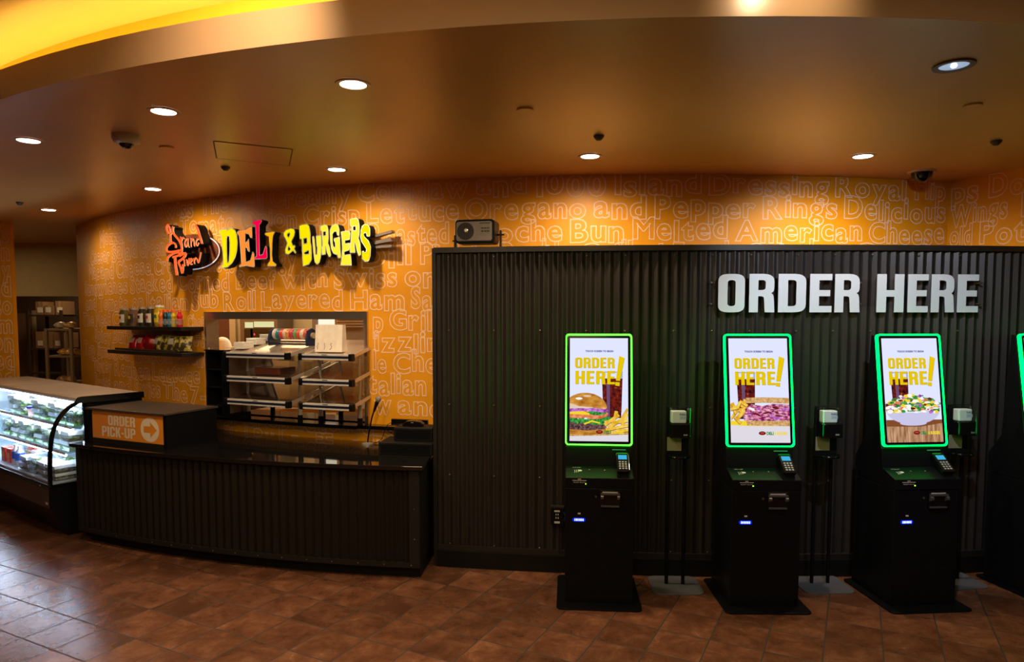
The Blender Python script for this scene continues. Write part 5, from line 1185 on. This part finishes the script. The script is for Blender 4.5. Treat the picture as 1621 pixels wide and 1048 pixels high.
# ================================================================ WALL OUTLET
th0 = PAR.th(882, .44, 13.95); x, y = PAR.p(th0, 13.925)
t = empty('outlet_box', (x, y, .37), th0, 'black surface-mounted outlet box on the corrugated wall left of the burger kiosk', 'outlet')
b = MB(); b.rbox(-.045, .045, -.045, 0, 0, .135, .008, axis='y'); b.build('housing', M_black, t); b = MB(); b.box(-.05, .05, -.05, .0, .128, .14); b.build('hood', M_trim, t)
b = MB(); b.box(-.02, .02, -.047, -.045, .10, .112); b.box(-.02, .02, -.047, -.045, .015, .03)
for r_ in (.05, .075): b.box(-.01, -.004, -.047, -.045, r_, r_+.012); b.box(.005, .011, -.047, -.045, r_, r_+.012)
b.build('face_marks', M_icon, t); b = MB(); b.tube([(.01, -.012, 0), (.01, -.012, -.20)], .009, 8); b.build('conduit', M_corr, t)
b = MB(); b.tube(smoothpts([(.045, -.03, .10), (.058, -.03, .07), (.05, -.03, .03)], 4), .004, 6); b.build('plug_cord', mat('blue_cord', (.02, .06, .2), .4), t)

# ================================================================ CEILING FIXTURES
LENS = emit('downlight_lens', (1.0, .86, .74), 30)
M_ring = mat('downlight_ring', (.50, .34, .22), .35, metal=.3)
DL = [(45, 222, 'leftmost recessed downlight, near the left edge'), (259, 176, 'recessed downlight directly right of the white dome camera'), (559, 133, 'brightest recessed downlight, nearest the curved fascia'), (242, 299, 'recessed downlight near the left end of the deli wall'), (77, 332, 'recessed downlight above the corridor entrance'), (533, 268, 'recessed downlight over the deli sign'), (934, 247, 'recessed downlight over the middle of the partition'), (1366, 247, 'recessed downlight over the order here sign')]
def spot(x, y, z, e, col, size=110, blend=.8, tgt=None, r=.04):
    l = bpy.data.lights.new('downlight', 'SPOT'); l.energy = e; l.color = col; l.spot_size = rad(size); l.spot_blend = blend; l.shadow_soft_size = r
    o = bpy.data.objects.new('downlight_lamp', l); COL.objects.link(o); o.location = (x, y, z)
    if tgt:
        d = Vector(tgt)-Vector((x, y, z)); o.rotation_euler = d.to_track_quat('-Z', 'Y').to_euler()
    return o
WARM = (1.0, .74, .45)
EN = [58, 75, 100, 58, 36, 60, 85, 88]
for (px, py, lab), en in zip(DL, EN):
    x, y = onz(px, py, ZC)
    t = empty('ceiling_downlight', (x, y, ZC), 0, lab, 'ceiling light', 'recessed downlights in the lower ceiling')
    b = MB(); n = 24; vs = []
    for r_, z_ in ((.085, -.001), (.083, -.006), (.064, -.006), (.060, -.001)):
        vs += [(r_*cos(2*PI*i/n), r_*sin(2*PI*i/n), z_) for i in range(n)]
    b.add(vs, [(j*n+i, j*n+(i+1) % n, (j+1)*n+(i+1) % n, (j+1)*n+i) for j in range(3) for i in range(n)]); b.build('trim_ring', M_ring, t, smooth=40)
    b = MB(); b.lathe([(.061, -.002), (.061, -.0035)], (0, 0, 0), 24); b.build('lens', LENS, t)
    lo = spot(x, y, ZC-.012, en, WARM, 170, .7)
    lo.parent = t; lo.location = (0, 0, -.012)
# adjustable spotlight near the right
x, y = onz(1510, 103, ZC); t = empty('adjustable_spotlight', (x, y, ZC), 0, 'recessed adjustable spotlight with bluish reflector at the upper right', 'ceiling light')
b = MB(); vs = []
for r_, z_ in ((.085, -.001), (.083, -.008), (.062, -.008), (.058, -.001)): vs += [(r_*cos(2*PI*i/24), r_*sin(2*PI*i/24), z_) for i in range(24)]
b.add(vs, [(j*24+i, j*24+(i+1) % 24, (j+1)*24+(i+1) % 24, (j+1)*24+i) for j in range(3) for i in range(24)]); b.build('trim_ring', mat('dark_ring', (.10, .06, .04), .4), t, smooth=40)
b = MB(); b.lathe([(.058, -.002), (.058, -.003)], (0, 0, 0), 24); b.build('reflector', mat('bluish_reflector', (.5, .55, .65), .25, metal=.6, emis=(.45, .62, .9), es=.55), t)
b = MB(); b.lathe([(.009, -.010), (.012, -.006), (.012, -.003)], (0, 0, 0), 12); b.build('bulb', emit('cool_bulb', (.85, .92, 1), 12), t)
lo = spot(x, y, ZC-.02, 140, (.76, .84, 1.0), 78, .8, (2.5, 4.85, 1.72), .02); lo.parent = t; lo.location = (0, 0, -.03)
# domes
x, y = onz(200, 214, ZC); t = empty('dome_camera', (x, y, ZC), 0, 'white dome security camera at the left of the ceiling', 'security camera')
b = MB(); b.lathe([(.040, -.055), (.072, -.045), (.080, -.030), (.080, .001)], (0, 0, 0), 24); b.build('housing', mat('camera_white', (.55, .45, .38), .4), t, smooth=50)
b = MB(); b.lathe([(.004, -.082), (.022, -.078), (.038, -.064), (.042, -.052)], (0, 0, 0), 20); b.build('dome', M_blackg, t, smooth=50)
x, y = onz(1457, 272, ZC); t = empty('dome_camera', (x, y-.02, ZC), 0, 'black dome security camera by the right corner of the orange wall', 'security camera')
b = MB(); b.lathe([(.095, -.012), (.100, .001)], (0, 0, 0), 24); b.build('mounting_ring', M_fascia, t, smooth=50)
b = MB(); b.lathe([(.006, -.085), (.040, -.074), (.066, -.048), (.075, -.012)], (0, 0, 0), 22); b.build('dome', M_blackg, t, smooth=50)
# sprinklers and covers
for px, py, r_, m_, nm, lab, cat in ((264, 233, .045, M_ceil, 'sprinkler_cover', 'round painted sprinkler cover right of the white dome camera', 'sprinkler cover'), (831, 173, .045, M_ceil, 'sprinkler_cover', 'round painted sprinkler cover in the middle of the ceiling', 'sprinkler cover'), (1540, 166, .045, M_ceil, 'sprinkler_cover', 'round painted sprinkler cover below the adjustable spotlight', 'sprinkler cover')):
    x, y = onz(px, py, ZC); b = MB(); b.lathe([(r_*.95, -.009), (r_, -.006), (r_, .0005)], (0, 0, 0), 24); o = b.build(nm, m_, smooth=50); o.location = (x, y, ZC); tag(o, lab, cat)
for px, py, lab in ((357, 264, 'small dark sprinkler head below the ceiling access panel'), (948, 215, 'small brown ceiling detector above the middle downlight'), (1577, 223, 'small dark ceiling detector near the right edge'), (31, 320, 'small dark ceiling fitting above the corridor')):
    x, y = onz(px, py, ZC); b = MB(); b.lathe([(.015, -.028), (.022, -.02), (.030, -.012), (.034, -.001)], (0, 0, 0), 16); o = b.build('ceiling_sensor', mat('dark_sensor', (.06, .025, .015), .5), smooth=50); o.location = (x, y, ZC); tag(o, lab, 'ceiling fitting')
cs_ = [onz(*p, ZC) for p in ((338, 223), (463, 236), (458, 262), (343, 250))]
t = empty('access_panel', (cs_[0][0], cs_[0][1], ZC), 0, 'rectangular ceiling access panel with dark seams', 'access panel')
b = MB(); b.add([(x-cs_[0][0], y-cs_[0][1], -.002) for x, y in cs_], [(0, 1, 2, 3)]); b.add([(x-cs_[0][0], y-cs_[0][1], 0) for x, y in cs_], [(0, 1, 2, 3)]); b.build('panel', M_ceil, t)
b = MB()
for i in range(4):
    a = Vector((*cs_[i], 0)); c = Vector((*cs_[(i+1) % 4], 0)); d = (c-a).normalized(); nn = Vector((-d.y, d.x, 0))*.004
    b.add([tuple(q_-Vector((cs_[0][0], cs_[0][1], .003))) for q_ in (a-nn, c-nn, c+nn, a+nn)], [(0, 1, 2, 3)])
b.build('seam', lk, t)

# ================================================================ LIGHTS
# kitchen ceiling lamps
def area(name, loc, sx, sy, e, col, rot=(0, 0, 0)):
    l = bpy.data.lights.new(name, 'AREA'); l.shape = 'RECTANGLE'; l.size = sx; l.size_y = sy; l.energy = e; l.color = col
    o = bpy.data.objects.new(name, l); COL.objects.link(o); o.location = loc; o.rotation_euler = rot; return o
area('kitchen_light', (-3.0, 7.8, 2.9), 1.6, .5, 75, (1, .80, .50))
area('kitchen_light', (-.8, 7.6, 2.9), 1.2, .5, 60, (1, .80, .50))
area('corridor_fill', (-7.6, 9.2, 2.95), .4, .4, 9, (1, .75, .4))  # added fill without a fixture, brightens the corridor header wall
area('corridor_fill', (-7.4, 11.6, 2.9), .6, .6, 16, (1, .7, .4))
# warm room lamps of the hall the camera stands in
area('hall_light', (-1.0, 0.4, 3.28), 3.0, 1.5, 105, (1, .74, .40))
area('hall_light', (3.0, 0.4, 3.28), 2.5, 1.2, 28, (1, .74, .40))
# two hall spotlights grazing the fascia
f1 = onz(385, 45, 3.07); spot(f1[0]+.1, f1[1]-.75, 3.27, 75.0, (1, .70, .42), 70, 1, (f1[0], f1[1], 3.05), .03)
f2 = onz(1225, 20, 3.07); spot(f2[0], f2[1]-.55, 3.27, 16.0, (1, .72, .42), 75, 1, (f2[0], f2[1], 3.05), .03)

wd = bpy.data.worlds.new('world'); bpy.context.scene.world = wd; wd.use_nodes = True
wd.node_tree.nodes['Background'].inputs[0].default_value = (.05, .035, .02, 1); wd.node_tree.nodes['Background'].inputs[1].default_value = .3

# ================================================================ CAMERA
cd = bpy.data.cameras.new('camera'); cam = bpy.data.objects.new('camera', cd); COL.objects.link(cam)
cd.sensor_width = 36; cd.lens = 36*F/W_; cd.shift_y = (CY-524)/W_; cd.clip_start = .05
cam.location = (0, 0, HC); cam.rotation_euler = (PI/2-P, 0, 0)
sc = bpy.context.scene; sc.camera = cam
sc.view_settings.view_transform = 'Standard'; sc.view_settings.look = 'None'; sc.view_settings.exposure = 0.0; sc.view_settings.gamma = 1; sc.view_settings.use_curve_mapping = False
